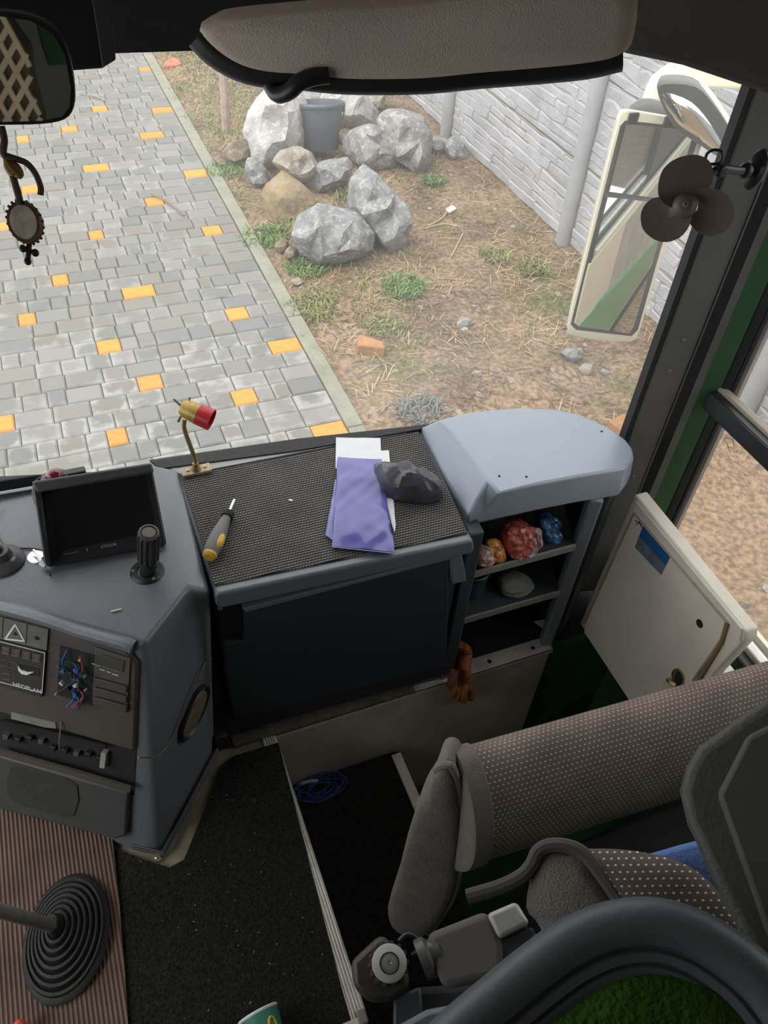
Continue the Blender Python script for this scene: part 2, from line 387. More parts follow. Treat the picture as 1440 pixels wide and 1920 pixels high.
for i, (k, a, b, orange) in enumerate(cells):
    wq = round((b-a)/.01)*.01; cx = (a+b)/2; cy = Y0+(k+.5)*DY; z = rng.uniform(-.002, .002)
    if i < 298 or orange:
        key = (wq, orange)
        if key not in meshes:
            vs_, fs_, uv_ = paver_mesh('', wq, DY, None); me = bpy.data.meshes.new('paving_stone'); me.from_pydata(vs_, [], fs_)
            ul = me.uv_layers.new(name='UVMap')
            for l in me.loops: ul.data[l.index].uv = uv_[l.vertex_index]
            me.materials.append(PAVO if orange else PAVE); meshes[key] = me
        o = bpy.data.objects.new('paving_stone', meshes[key]); C.objects.link(o); o.parent = pav; o.location = (cx, cy, z); o.scale = ((b-a)/wq, 1, 1)
        o.rotation_euler = (rng.uniform(-.008, .008), rng.uniform(-.008, .008), rng.uniform(-.008, .008))
        if orange: o['label'] = 'orange paving stone'
    else:
        vs_, fs_, uv_ = paver_mesh('', b-a, DY, None); rest.add([(p[0]+cx, p[1]+cy, p[2]+z) for p in vs_], fs_, uv_)
tag(rest.build('paving_stones', PAVE_ST, pav, smooth=0), 'far and hidden grey paving stones', kind='stuff')
curb = struct('curb', MB().box((1.116, 7.1, -.05), (.074, 13.6, .06)), JOINT, base=(1.116, 0, 0))
for j in range(13):
    y0 = .8+j*1.0
    MB().box((1.116, y0+.5, -.03), (.082, .994, .07)).build('curb_stone', CONC, curb, bevel=.006)

# ================================================================== concrete fence
FX = 3.09
fence = thing('concrete_fence', 'pale grey concrete panel fence with stone relief and round posts beside the soil strip', 'fence', (FX, 4.18, 0))
PY = [-10.6, -8.75, -6.9, -5.05, -3.2, -1.37, .48, 2.33, 4.18, 6.04, 7.9, 9.75, 11.6, 13.45]
for y in PY:
    mb = MB(); mb.lathe([(.055, -.15), (.055, 2.0), (.04, 2.03)], (FX-.02, y, 0), (0, 0, 1), 14, (1.0, .95))
    mb.build('post', FENCEP, fence)
def stone(w, h, rg):
    j = lambda a: rg.uniform(-a, a)
    b = [(-w/2+j(.01), -h/2+j(.012)), (j(.03), -h/2+j(.014)), (w/2+j(.01), -h/2+j(.012)), (w/2+j(.01), h/2+j(.012)), (j(.03), h/2+j(.014)), (-w/2+j(.01), h/2+j(.012))]
    d = rg.uniform(.006, .015); t = .82
    vs = [(0, x, z) for x, z in b] + [(-d*rg.uniform(.6, 1.1), x*(1-.03/w*.6), z*(1-.02/h*.8)) for x, z in b]
    return vs, [(0, 1, 7, 6), (1, 2, 8, 7), (2, 3, 9, 8), (3, 4, 10, 9), (4, 5, 11, 10), (5, 0, 6, 11), (6, 7, 10, 11), (7, 8, 9, 10)]
sr = random.Random(11); bank = {}; farm = MB()
for s in range(-5, 8):
    s_ = s+5; ya, yb = PY[s_], PY[s_+1]
    for lv in range(4):
        pm = MB().box((FX+.02, (ya+yb)/2, lv*.5+.25), (.04, yb-ya-.04, .494)).build('panel', FENCE if lv else FENCET, fence, bevel=.006)
        vis = (s, lv) in ((1, 0), (1, 1), (2, 0), (2, 1), (2, 2), (3, 0), (3, 1), (4, 0))
        if not vis: continue
        far = s >= 3
        z = lv*.5+.012; rows = 8; hs = [sr.uniform(.6, 1.4) for _ in range(rows)]; hs = [q*.476/sum(hs) for q in hs]
        for r_ in range(rows):
            y = ya+.06; hh = hs[r_]
            while y < yb-.1:
                wd = min(sr.choice((.15, .22, .30, .38)), yb-.06-y)
                if yb-.06-(y+wd) < .1: wd = yb-.06-y
                key = (round(wd*25), rows, sr.randrange(4))
                if key not in bank:
                    vs_, fs_ = stone(round(wd*25)/25, .476/rows*.98, sr); me = bpy.data.meshes.new('stone'); me.from_pydata(vs_, [], fs_)
                    bm = bmesh.new(); bm.from_mesh(me); bmesh.ops.recalc_face_normals(bm, faces=bm.faces); bm.to_mesh(me); bm.free()
                    me.shade_smooth(); me.set_sharp_from_angle(angle=.5)
                    me.materials.append(FENCE); bank[key] = me
                if far:
                    ca_ = V((FX, y+wd/2, z+hh/2)); kx_ = wd/(round(wd*25)/25); kz_ = hh*rows/.476
                    farm.add([ca_+V((q.co.x, q.co.y*kx_, q.co.z*kz_)) for q in bank[key].vertices], [tuple(pl_.vertices) for pl_ in bank[key].polygons]); y += wd; continue
                o = bpy.data.objects.new('stone', bank[key]); C.objects.link(o); o.parent = pm
                o.location = V((FX, y+wd/2, z+hh/2 + math.sin((y+wd/2)*3+r_)*.006)) - fence.location - pm.location
                o.scale = (sr.uniform(.7, 1.3), wd/(round(wd*25)/25), hh*rows/.476); o.rotation_euler = (sr.uniform(-.05, .05), 0, 0)
                y += wd
            z += hh

tag(farm.build('relief_stones', FENCE, fence, smooth=25), kind='stuff')
# ================================================================== boulders
def rock_mat(name, c1, c2, c3, sc=7):
    mt = M(name, c1, .92, var=.2, vs=sc, bump=.9, bs=38, spec=.15, col2=c2)
    n = mt.node_tree; v = n.nodes.new('ShaderNodeTexNoise'); v.inputs['Scale'].default_value = 22; v.inputs['Detail'].default_value = 9; v.inputs['Roughness'].default_value = .75
    r = n.nodes.new('ShaderNodeValToRGB'); r.color_ramp.elements[0].position = .5; r.color_ramp.elements[1].position = .62
    mx = n.nodes.new('ShaderNodeMix'); mx.data_type = 'RGBA'; mx.inputs['B'].default_value = (*c3, 1)
    t = [q for q in n.nodes if q.type == 'TEX_COORD'][0]; b = n.nodes['Principled BSDF']; old = b.inputs['Base Color'].links[0].from_socket
    n.links.new(t.outputs['Object'], v.inputs[0]); n.links.new(v.outputs['Fac'], r.inputs[0]); n.links.new(r.outputs[0], mx.inputs['Factor']); n.links.new(old, mx.inputs['A']); n.links.new(mx.outputs['Result'], b.inputs['Base Color'])
    return mt
RW = rock_mat('rock_white', (0.361, 0.339, 0.311), (0.476, 0.469, 0.447), (0.519, 0.512, 0.498))
RG = rock_mat('rock_grey', (.165, .17, .175), (.28, .282, .28), (.38, .375, .365))
RS = rock_mat('rock_speckled', (0.198, 0.198, 0.194), (0.317, 0.310, 0.297), (0.409, 0.403, 0.390))
RC = rock_mat('rock_cream', (0.279, 0.228, 0.158), (0.355, 0.329, 0.285), (0.392, 0.380, 0.355))
RO = rock_mat('rock_ochre', (0.246, 0.166, 0.074), (0.308, 0.240, 0.136), (0.246, 0.228, 0.197))
RB = rock_mat('rock_brown', (0.180, 0.132, 0.090), (0.239, 0.192, 0.143), (0.269, 0.239, 0.203))
def rock(name, label, px, mat, th, seed, yoff=0, group=None, zb=0.):
    low = max(px, key=lambda q: q[1]); g = Z(low[0], low[1], zb); g.z = zb
    mx_ = sum(q[0] for q in px)/len(px); my_ = sum(q[1] for q in px)/len(px); px = [(mx_+(x-mx_)*1.12, my_+(y-my_)*1.12) for x, y in px]
    nrm = V((CAMP.x-g.x, CAMP.y-g.y, 0)).normalized()
    pl = (g - nrm*(th*.35 + yoff), (nrm + V((0, 0, .35))).normalized())
    pts = [PL(x, y, pl) for x, y in px]; n = pl[1]
    rg = random.Random(seed); c = sum(pts, V())/len(pts); rings = []
    for sc, o in ((.5, -.6), (.92, -.35), (1, 0), (.86, .38), (.5, .62)):
        a = rg.uniform(0, 6.28)
        sh = V((math.cos(a), 0, math.sin(a)))*th*(.10 if 0 < sc < 1 and o > 0 else 0)
        rings.append([c + sh + (p-c)*sc*(1 if o == 0 else rg.uniform(.9, 1.06)) + n*(o*th*(1 if o == 0 else rg.uniform(.75, 1.25))) for p in pts])
    mb = MB().loft(rings); bm = bmesh.new(); me = bpy.data.meshes.new('t')
    me.from_pydata([tuple(p) for p in mb.v], [], mb.f); bm.from_mesh(me); bmesh.ops.recalc_face_normals(bm, faces=bm.faces)
    bmesh.ops.triangulate(bm, faces=bm.faces)
    for it_ in range(3 if th > .12 else 2):
        bmesh.ops.subdivide_edges(bm, edges=bm.edges, cuts=1, use_grid_fill=True)
        bmesh.ops.smooth_vert(bm, verts=bm.verts, factor=.22 if it_ == 0 else .12, use_axis_x=True, use_axis_y=True, use_axis_z=True)
    bm.normal_update()
    for v in bm.verts:
        q = v.co*(2.2/th*.35) + V((seed*3.1, 0, 0))
        d = noise.noise(q*1.5)*.10 + noise.noise(q*4)*.05 + abs(noise.noise(q*9))*.035
        v.co += v.normal*d*th*.8
    mb2 = MB(); mb2.v = [v.co.copy() for v in bm.verts]; bm.verts.index_update(); mb2.f = [tuple(v.index for v in f.verts) for f in bm.faces]; bm.free()
    o = mb2.build(name, mat, smooth=32); return tag(o, label, 'stone', group)
rock('boulder', 'largest white boulder, tall, standing left of the black bucket', [(478, 210), (500, 180), (530, 168), (556, 172), (570, 195), (572, 250), (560, 285), (520, 300), (500, 318), (480, 300), (468, 262), (464, 240)], RW, .42, 1)
rock('boulder', 'flat grey boulder behind the bucket, farthest of the heap', [(552, 178), (575, 158), (605, 160), (626, 172), (632, 205), (600, 216), (560, 212)], RS, .3, 2, yoff=.1)
rock('boulder', 'white boulder with grey left side, behind and right of the bucket', [(598, 200), (612, 178), (640, 166), (662, 164), (688, 184), (703, 210), (700, 236), (668, 244), (640, 240), (610, 222)], RW, .34, 3)
rock('boulder', 'grey and white streaked boulder, rightmost of the large ones', [(712, 228), (730, 210), (765, 208), (795, 226), (803, 252), (803, 300), (790, 327), (765, 314), (745, 300), (725, 262)], RS, .34, 4)
rock('boulder', 'rounded boulder with grey front and pale top, right of the bucket', [(648, 262), (660, 246), (690, 236), (718, 246), (738, 276), (741, 300), (725, 316), (690, 326), (665, 312), (650, 292)], RS, .34, 5)
rock('stone', 'small tan stone at the back of the heap, right of the white boulder', [(692, 184), (706, 173), (723, 180), (720, 205), (700, 212), (692, 200)], RC, .16, 6)
rock('stone', 'pale low stone between the streaked boulder and the fence', [(804, 264), (820, 254), (836, 262), (840, 284), (822, 290), (806, 280)], RS, .14, 7)
rock('stone', 'grey low stone next to the fence post', [(836, 268), (850, 256), (872, 272), (876, 296), (852, 300), (838, 288)], RG, .14, 8)
rock('stone', 'brown stone left of the tall white boulder', [(420, 285), (435, 268), (460, 264), (474, 276), (468, 300), (440, 310), (424, 302)], RB, .2, 9)
rock('boulder', 'grey slab leaning below the tall white boulder', [(466, 300), (478, 296), (500, 318), (506, 345), (492, 360), (472, 345), (462, 322)], RG, .2, 10, yoff=.05)
rock('boulder', 'cream boulder in front of the bucket', [(517, 308), (530, 286), (556, 276), (580, 288), (594, 318), (580, 340), (556, 336), (530, 326)], RC, .26, 11, yoff=.0, zb=.1)
rock('boulder', 'ochre yellow boulder below the cream one', [(494, 366), (510, 345), (530, 323), (560, 342), (586, 372), (584, 400), (560, 416), (520, 424), (502, 408)], RO, .28, 12)
rock('boulder', 'grey flat faced boulder just below the bucket', [(576, 320), (600, 306), (650, 298), (658, 318), (648, 346), (610, 360), (590, 366), (578, 345)], RG, .26, 13)
rock('boulder', 'broad grey boulder, nearest of the heap', [(552, 436), (565, 405), (598, 384), (640, 396), (676, 408), (698, 438), (692, 466), (655, 486), (605, 498), (570, 476)], RG, .36, 14)
rock('boulder', 'grey boulder coming to a point at the top', [(657, 385), (664, 340), (682, 312), (702, 326), (735, 358), (756, 385), (765, 420), (755, 455), (725, 470), (700, 450), (672, 420)], RG, .34, 15)
rock('stone', 'pinkish stone peeping out right of the bucket', [(634, 252), (648, 240), (658, 256), (650, 276), (636, 270)], RB, .12, 16, zb=.1)
for i, (q, lb) in enumerate([([(516, 462), (528, 446), (540, 452), (542, 468), (526, 474)], 'brown clod left of the broad grey boulder'),
          ([(534, 474), (546, 460), (558, 468), (556, 484), (540, 488)], 'grey brown stone touching the broad grey boulder'),
          ([(542, 430), (556, 420), (566, 430), (556, 446), (544, 444)], 'small brown stone between ochre and broad grey boulders')]):
    rock('stone', lb, q, RB, .09, 20+i)
rock('stone', 'pale yellow stone on bare soil below the coach mirror', [(1085, 690), (1096, 682), (1110, 686), (1112, 698), (1098, 704)], RC, .07, 30)
rock('stone', 'grey pebble right of the pale yellow stone', [(1120, 696), (1132, 692), (1144, 697), (1140, 704), (1124, 704)], RS, .05, 31)
rock('stone', 'grey stone lying in dry grass below the coach mirror', [(1050, 662), (1064, 652), (1086, 656), (1092, 672), (1070, 680)], RG, .1, 32)
rock('stone', 'pale stone in dry grass right of the broken brick', [(856, 604), (866, 595), (882, 598), (880, 612), (862, 617)], RS, .08, 33)
rock('stone', 'small flat tan stone near the curb', [(547, 524), (560, 521), (570, 528), (560, 534), (550, 532)], RC, .05, 34)
BR = M('brick_orange', (.38, .19, .08), .9, var=.2, vs=12, bump=.5)
def brick(label, px, th, lz):
    g = Z(px[0], px[1], .0); rot = Matrix.Rotation(lz, 3, 'Z') @ Matrix.Rotation(.12, 3, 'X')
    mb = MB().box((g.x, g.y, gh(g.x, g.y)+th*.42), (.15, .09, th), rot); mb.v[6] += V((-.03, -.02, -.01)); mb.v[2] += V((-.02, 0, 0))
    return tag(mb.build('broken_brick', BR, bevel=.008), label, 'brick')
brick('broken orange brick lying in the dry grass', (697, 656), .07, -.5)
brick('orange brick lump beside the windscreen pillar', (1165, 805), .06, .4)
g = Z(323, 123, 0)
rag = MB(); puff(rag, [(308, 128), (312, 117), (328, 114), (342, 124), (340, 131), (322, 130)], (g, V((0, -.5, 1)).normalized()), .05, .03, wob=.03)
tag(rag.build('red_rag', M('red_plastic', (.62, .16, .09), .6)), 'crumpled red plastic rag at the far end of the curb', 'rag')
g0 = Z(424, 250, 0); rag = MB()
tp = V((g0.x+.02, g0.y+.02, 1.25)); rag.tube([g0-V((0, 0, .1)), g0+(tp-g0)*.4+V((.006, 0, 0)), tp], [.034, .032, .03], 8)
tag(rag.build('wooden_stake', M('stake_wood', (.33, .24, .20), .9, var=.25, vs=14, bump=.4)), 'brown wooden stake standing in the grass beyond the boulders', 'stake')
g = Z(845, 399, 0); g.z = gh(g.x, g.y)
tag(MB().box(g+V((0, 0, .015)), (.075, .04, .02), Matrix.Rotation(.5, 3, 'Z') @ Matrix.Rotation(.4, 3, 'X')).build('litter_scrap', M('white_paint', (.75, .73, .70), .7), bevel=.004), 'scrap of white litter on the soil right of the pointed boulder', 'litter')

# bucket
bk = thing('bucket', 'black plastic bucket standing among the boulders', 'bucket', (1.94, 5.83, .06))
BKM = M('bucket_plastic', (.085, .095, .115), .42, var=.08)
prof = [(.0, 0), (.125, 0), (.132, .01), (.17, .28), (.183, .285), (.188, .302), (.183, .315), (.172, .315), (.165, .29), (.125, .02), (.0, .015)]
bax = V((.02, .22, 1)).normalized(); bo = V((1.94, 5.83, .06))
MB().lathe(prof, bo, bax, 36).build('body', BKM, bk)
for sg in (-1, 1): MB().box(bo + bax*.27 + V((sg*.182, 0, 0)), (.02, .05, .06)).build('handle_lug', BKM, bk, bevel=.006)
hp = [bo + bax*(.275) + V((.186*math.cos(a), -.07*math.sin(a)-.06*math.sin(a), -.13*math.sin(a))) for a in [math.pi*i/14 for i in range(15)]]
MB().tube(hp, .006, 6).build('handle', M('bucket_wire', (.05, .05, .055), .5), bk)

# twigs, tufts, dry grass, pebbles
def twig(label, pts, r=.006, col=(.20, .13, .085)):
    P = [Z(x, y, 0) for x, y in pts]; P = [V((p.x, p.y, (gh(p.x, p.y) if p.x > 1.16 else 0)+.012)) for p in P]
    return tag(MB().tube(smooth_path(P, 3), r, 6).build('twig', M('twig_%d' % int(col[0]*100), col, .9)), label, 'twig')
twig('bent brown twig lying across an orange paving stone', [(285, 368), (306, 377), (327, 391), (345, 407)])
twig('pale dry stalk on the soil beside the white litter scrap', [(803, 428), (830, 412), (848, 385)], .004, (.45, .36, .22))
twig('pale curved stalk below the white litter scrap', [(795, 432), (830, 424), (862, 428)], .004, (.45, .36, .22))
twig('long pale stalk leaning in front of the pointed boulder', [(846, 482), (858, 460), (868, 440)], .004, (.45, .36, .22))
twig('thin grey twig on the paving near the interior mirror', [(150, 178), (180, 184), (198, 192)], .005, (.25, .22, .18))
BL = {}
def blades(mb, n, cx, cy, rad, h, flat, rg, wdt=.004):
    for _ in range(n):
        a = rg.uniform(0, 6.283); d = rad*math.sqrt(rg.random()); x = cx+math.cos(a)*d; y = cy+math.sin(a)*d; z = gh(x, y)
        b = rg.uniform(0, 6.283); L = h*rg.uniform(.5, 1.2); f = flat*rg.uniform(.7, 1.2)
        dx, dy = math.cos(b), math.sin(b); px_, py_ = -dy*wdt, dx*wdt
        p1 = V((x+dx*L*f*.5, y+dy*L*f*.5, z+L*(1-min(f, .95))*.7+.004)); p2 = V((x+dx*L*f, y+dy*L*f, z+L*(1-min(f, .95))*.8+.003))
        mb.add([(x-px_, y-py_, z), (x+px_, y+py_, z), p1+V((px_, py_, 0)), p1-V((px_, py_, 0)), p2], [(0, 1, 2, 3), (3, 2, 4)])
GG = M('grass_green', (.12, .21, .06), .8, var=.3, vs=20, spec=.2, island=.4); GO = M('grass_olive', (.20, .215, .08), .85, var=.3, vs=20, spec=.2, island=.4)
GD = M('grass_dry', (.36, .27, .155), .9, var=.25, vs=12, spec=.1, island=.45); GB = M('grass_brown', (.17, .115, .075), .9, var=.3, vs=12, spec=.1, island=.45)
gr = random.Random(5)
for lb, x, y, rad, nb, mt in [('dense green grass tuft on bare soil in front of the boulders', 757, 545, .13, 330, GG), ('small green tuft right of the pointed boulder', 812, 350, .09, 130, GG),
        ('green tuft on the soil near the coach mirror', 1000, 505, .1, 150, GO), ('bright green tuft along the curb left of the broad boulder', 493, 445, .14, 260, GG),
        ('green tuft at the foot of the broad grey boulder', 575, 505, .12, 200, GG), ('olive tuft halfway down the curb', 585, 575, .14, 180, GO), ('olive weeds near the brown stone and the curb', 430, 320, .16, 240, GG),
        ('green weeds under the ochre boulder', 540, 440, .1, 100, GO), ('grass between broad and pointed boulders', 650, 375, .1, 130, GO), ('low olive tuft between the dense tuft and the broken brick', 715, 615, .1, 110, GO),
        ('grass tuft under the coach mirror edge', 925, 480, .1, 120, GO), ('pale silvery weed nearest the windscreen', 790, 772, .12, 200, M('grass_silver', (.17, .19, .18), .8, island=.3))]:
    p = Z(x, y, 0); mb = MB(); blades(mb, nb, p.x, p.y, rad, .1, .55, gr, .0035)
    tag(mb.build('grass_tuft', mt, smooth=0), lb, 'grass', 'grass tufts on the soil strip')
mb = MB(); mb2 = MB(); mb3 = MB()
for _ in range(520):
    x = gr.uniform(1.2, 3.05); y = gr.uniform(1.9, 8.8) if gr.random() < .75 else gr.uniform(2.2, 4); u = noise.noise(V((x*1.3, y*1.3, 4)))
    (blades(mb, 9, x, y, .12, .14, .9, gr, .0024) if u > -.12 else blades(mb2, 8, x, y, .1, .10, .95, gr, .003))
for _ in range(620):
    x = gr.uniform(1.17, 1.75) if gr.random() < .6 else gr.uniform(1.2, 3); y = gr.uniform(3.2, 9)
    if noise.noise(V((x*1.1, y*1.1, 9))) + (.45 if y > 5.4 else .05) > .0: blades(mb3, 10, x, y, .12, .07, .6, gr, .003)
tag(mb.build('dry_grass', GD, smooth=0), 'straw coloured dry grass strewn over the soil', 'grass', kind='stuff')
tag(mb2.build('leaf_litter', GB, smooth=0), 'brown withered stalks and leaves strewn over the soil', 'litter', kind='stuff')
tag(mb3.build('short_grass', GO, smooth=0), 'short olive grass along the curb and beyond the boulders', 'grass', kind='stuff')
mb = MB()
for _ in range(520):
    x = gr.uniform(1.2, 3.05); y = gr.uniform(1., 8); r = gr.choice((.006, .009, .012, .02, .03 if y < 4 else .015))*gr.uniform(.7, 1.2)
    if 1.4 < x < 2.2 and 4.2 < y < 6.4: continue
    z = gh(x, y); k = [V((gr.uniform(.6, 1), gr.uniform(.6, 1), gr.uniform(.35, .7))) for _ in range(1)][0]*r
    vs_ = [(x+k.x*math.cos(a)*q, y+k.y*math.sin(a)*q, z+k.z*h) for h, q in ((-.3, .8), (.2, 1.05), (.7, .6)) for a in [1.257*i+h for i in range(5)]]
    mb.add(vs_, [(a*5+i, a*5+(i+1) % 5, (a+1)*5+(i+1) % 5, (a+1)*5+i) for a in range(2) for i in range(5)] + [(10, 11, 12, 13, 14)])
tag(mb.build('pebbles', M('pebble', (.27, .24, .205), .9, var=.2, vs=8, island=.35, bump=.3), smooth=0), 'small pebbles and clods scattered over the soil', 'pebbles', kind='stuff')
# ================================================================== bus: materials
DASH = M('dash_plastic', (.145, .16, .176), .36, var=.06, vs=5, bump=.1, bs=300, spec=.8)
CAPM = M('console_cap_skylit', (.31, .36, .42), .30, var=.05, vs=4, bump=.06, bs=300, spec=.9)  # paler than the dash plastic: sky light on the cap put into its colour
DASHD = M('dash_plastic_dark', (.045, .055, .065), .5, var=.1, vs=5, bump=.1, bs=300)
PANEL = M('instrument_brown', (.075, .064, .055), .55, var=.12, vs=20, bump=.1, bs=200)
BLK = M('black_plastic', (.018, .018, .019), .4, var=.2, vs=15)
BLKM = M('black_matt', (.013, .014, .014), .8, var=.25, vs=12)
RUB = M('black_rubber', (.014, .015, .014), .65, var=.3, vs=18, bump=.2)
ALU = M('aluminium', (.66, .63, .58), .42, .45, var=.12, vs=30, bump=.15, bs=160)
STEEL = M('worn_steel', (.24, .22, .19), .6, .35, var=.15, vs=9, bump=.15, bs=120)
CHR = M('chrome', (.8, .8, .8), .12, 1., var=.03)
BRASS = M('aged_brass', (.45, .33, .15), .4, .8, var=.2, vs=30)
CREAM = M('cream_paint', (.82, .75, .63), .45, var=.07, vs=4, bump=.06, bs=40)
CREAMX = M('cream_coach_paint', (.74, .70, .52), .3, var=.04, vs=3, coat=.4)
GREENX = M('green_coach_paint', (.03, .30, .12), .3, var=.04, vs=3, coat=.4)
GRN = M('dark_green_lining', (.013, .055, .022), .8, var=.25, vs=8, bump=.2)
GRNP = M('green_trim', (.024, .085, .028), .7, var=.15, vs=7, bump=.2)
CARPET = M('black_carpet', (.022, .022, .020), .95, var=.55, vs=170, bump=1., bs=260, spec=.1)
KHAKI = M('floor_khaki', (.19, .165, .115), .85, var=.25, vs=12, bump=.2)
PILL = M('pillar_metal', (.11, .11, .10), .45, var=.12, vs=5, bump=.1)
GREYF = M('grey_brown_cloth', (.20, .175, .155), .95, var=.12, vs=25, bump=.5, bs=420, spec=.1)
SHELL = M('grey_shell_plastic', (.07, .07, .06), .55, var=.1, vs=4, bump=.15, bs=200)
WHT = M('white_print', (.78, .78, .76), .6, var=.04)
WHP = M('white_paper', (.82, .82, .83), .8, var=.03)
SEATF = pattern('seat_dotted_cloth', (.17, .135, .112), (.60, .51, .42), dots(.0088, .0080, .14), bump=.5)
SEATF2 = pattern('seat_dotted_cloth_near', (.115, .09, .073), (.66, .58, .47), dots(.0082, .0072, .15), bump=.5)
MATR = pattern('ribbed_dash_mat', (.016, .015, .014), (.30, .285, .26), ribs(.0066, .0062), rough=.75, bump=.9, coord='Object')
BROWNR = pattern('brown_ribbed_mat', (.075, .048, .038), (.185, .125, .10), lambda m, u, v: m('ADD', m('MULTIPLY', m('SINE', m('MULTIPLY', u, 2*math.pi/.0085)), .5), .5), rough=.95, bump=.8, coord='Object')
MIRR = M('mirror_silver', (.82, .84, .84), .015, 1., var=.02)
GLASS = glass_mat('window_glass'); 

# ================================================================== bus shell
WPTS = [V((-1.15, 1.40, 0)), V((-.6, 1.395, 0)), V((-.2, 1.385, 0)), V((.2, 1.36, 0)), V((.5, 1.345, 0)), V((.75, 1.34, 0)), V((.92, 1.325, 0)), V((1.05, 1.265, 0)), V((1.13, 1.19, 0)), V((1.18, 1.14, 0))]
WS = smooth_path(WPTS, 3)
mb = MB(); inn = [p + V((-.003, -.005, 0)) for p in WS]
k = len(WS)
def sheet(pts, z0, z1, th):
    mb = MB(); off = []
    for i, p in enumerate(pts):
        t = (pts[min(i+1, len(pts)-1)]-pts[max(i-1, 0)]).normalized(); off.append(p + V((-t.y, t.x, 0))*th)
    ring = pts + off[::-1]
    return mb.loft([[p+V((0, 0, z0)) for p in ring], [p+V((0, 0, z1)) for p in ring]])
ws = struct('window_1', sheet(WS, 1.05, 2.2, .005), GLASS, smooth=40, base=(0, 1.3, 1.2))
struct('wall_front', sheet([p+V((0, .012, 0)) for p in WS], .35, 1.06, .05), DASHD, base=(0, 1.4, .35))
struct('trim_1', sheet([p+V((0, -.045, 0)) for p in WS], 2.097, 2.62, .06), BLKM, base=(0, 1.4, 2.1))     # windscreen header
struct('ceiling', MB().box((0, -.45, 2.66), (2.5, 3.5, .06)), M('ceiling_grey', (.35, .33, .30), .9, var=.05), base=(0, -.2, 2.63))
# right hand wall, pillar
def vpost(name, px, zr, mat, z0, z1, depth, kind='structure', parent=None, **kw):
    a, b = Z(px[0][0], px[0][1], zr), Z(px[1][0], px[1][1], zr)
    t = (b-a).normalized(); n = V((t.y, -t.x, 0))
    if n.dot(CAMP-a) < 0: n = -n
    pl = [V((q.x, q.y, 0)) for q in (a, b, b-n*depth, a-n*depth)]
    mb = MB().loft([[p+V((0, 0, z0)) for p in pl], [p+V((0, 0, z1)) for p in pl]])
    o = mb.build(name, mat, parent, **kw)
    if kind: o['kind'] = kind
    return o
pil = vpost('trim_2', [(1204, 752), (1268, 752)], 1.42, PILL, .75, 2.62, .05, bevel=.006)
vpost('gasket', [(1268, 755), (1286, 760)], 1.42, BLKM, .75, 2.62, .05, None, pil)
vpost('inner_strip', [(1286, 760), (1300, 762)], 1.42, PILL, .75, 2.62, .045, None, pil)
vpost('green_strip', [(1300, 762), (1334, 768)], 1.42, GRNP, .75, 2.62, .05, None, pil)
vpost('window_gasket', [(1334, 768), (1352, 772)], 1.42, BLKM, .75, 2.62, .03, None, pil, bevel=.004)
vpost('window_gasket', [(1352, 772), (1366, 776)], 1.42, RUB, .75, 2.62, .05, None, pil, bevel=.004)
vpost('pillar_edge', [(1196, 752), (1204, 752)], 1.42, BLKM, .75, 2.62, .03, None, pil)
for x, y in ((1281, 637), (1254, 695), (1187, 893)):
    a = Z(1204, 752, 1.42); b = Z(1268, 752, 1.42); pl = plane3(a, b, a+V((0, 0, .5)))
    MB().lathe([(.0045, 0), (.0045, .0015), (.002, .003)], PL(x, y, pl), pl[1], 10).build('screw', STEEL, pil)
mb = MB().box((1.255, -.6, .52), (.05, 3.3, .94)); wr = struct('wall_right', mb, GRN, base=(1.255, 0, .35))
MB().box((1.255, -.6, 2.42), (.05, 3.3, .4)).build('window_header', BLKM, wr)
MB().box((1.255, -1.1, 1.6), (.05, 2.3, 1.24)).build('window_blocker', SHELL, wr)  # panel added out of view, holds back light through the rear side windows
MB().box((1.235, .05, .985), (.03, 1.75, .018)).build('window_sill', BLK, wr, bevel=.004)
MB().box((1.258, .05, 1.0), (.025, 1.75, .02)).build('window_sill_rail', ALU, wr, bevel=.003)
w2 = struct('window_2', MB().box((1.262, .1, 1.60), (.004, 1.8, 1.24)), GLASS, base=(1.262, .1, 1.06))
f = X(1350, 765, 1.225)
MB().box((1.232, .2, f.z-.008), (.022, 1.66, .045)).build('window_rail', BLK, w2, bevel=.003)
MB().box((1.252, .2, f.z+.008), (.02, 1.66, .028)).build('window_rail_cap', M('beige_rail', (.42, .36, .29), .7), w2, bevel=.003)
vpost('window_frame', [(1366, 776), (1372, 778)], 1.42, M('beige_frame', (.36, .30, .24), .7), 1.0, 2.25, .03, None, w2)
MB().box((1.292, -3.2, .59), (.02, 8.4, .78)).build('outer_skin', M('skin_dirty_grey', (.36, .34, .30), .35, var=.2, vs=6), wr)
MB().box((1.304, .78, .79), (.008, .56, .34)).build('front_skin', CREAMX, wr)
MB().slab([V((1.303, y, z)) for y, z in ((1.06, .66), (1.06, .22), (-1.3, .30), (-1.3, .36))], V((1, 0, 0)), .008).build('green_stripe', GREENX, wr)
for z_ in (.955, .990): MB().box((1.306, -3.2, z_), (.012, 8.4, .016)).build('cream_rail', CREAMX, wr)
MB().box((1.292, -4.2, 1.62), (.02, 6.6, 1.26)).build('dark_window_band', M('dark_side_glass', (.02, .025, .03), .06, var=.1), wr)
MB().box((1.295, -3.2, 2.45), (.03, 8.4, .42)).build('roof_skin', CREAMX, wr)
wl = struct('wall_left', MB().box((-1.2, -.45, .75), (.05, 3.6, .8)), GRN, base=(-1.2, 0, .35))
MB().box((-1.2, -.45, 2.4), (.05, 3.6, .5)).build('window_header', BLKM, wl); MB().box((-1.2, -1.1, 1.6), (.05, 2.3, 1.1)).build('window_blocker', SHELL, wl)  # panel at the rear added out of view, cuts light from the left windows
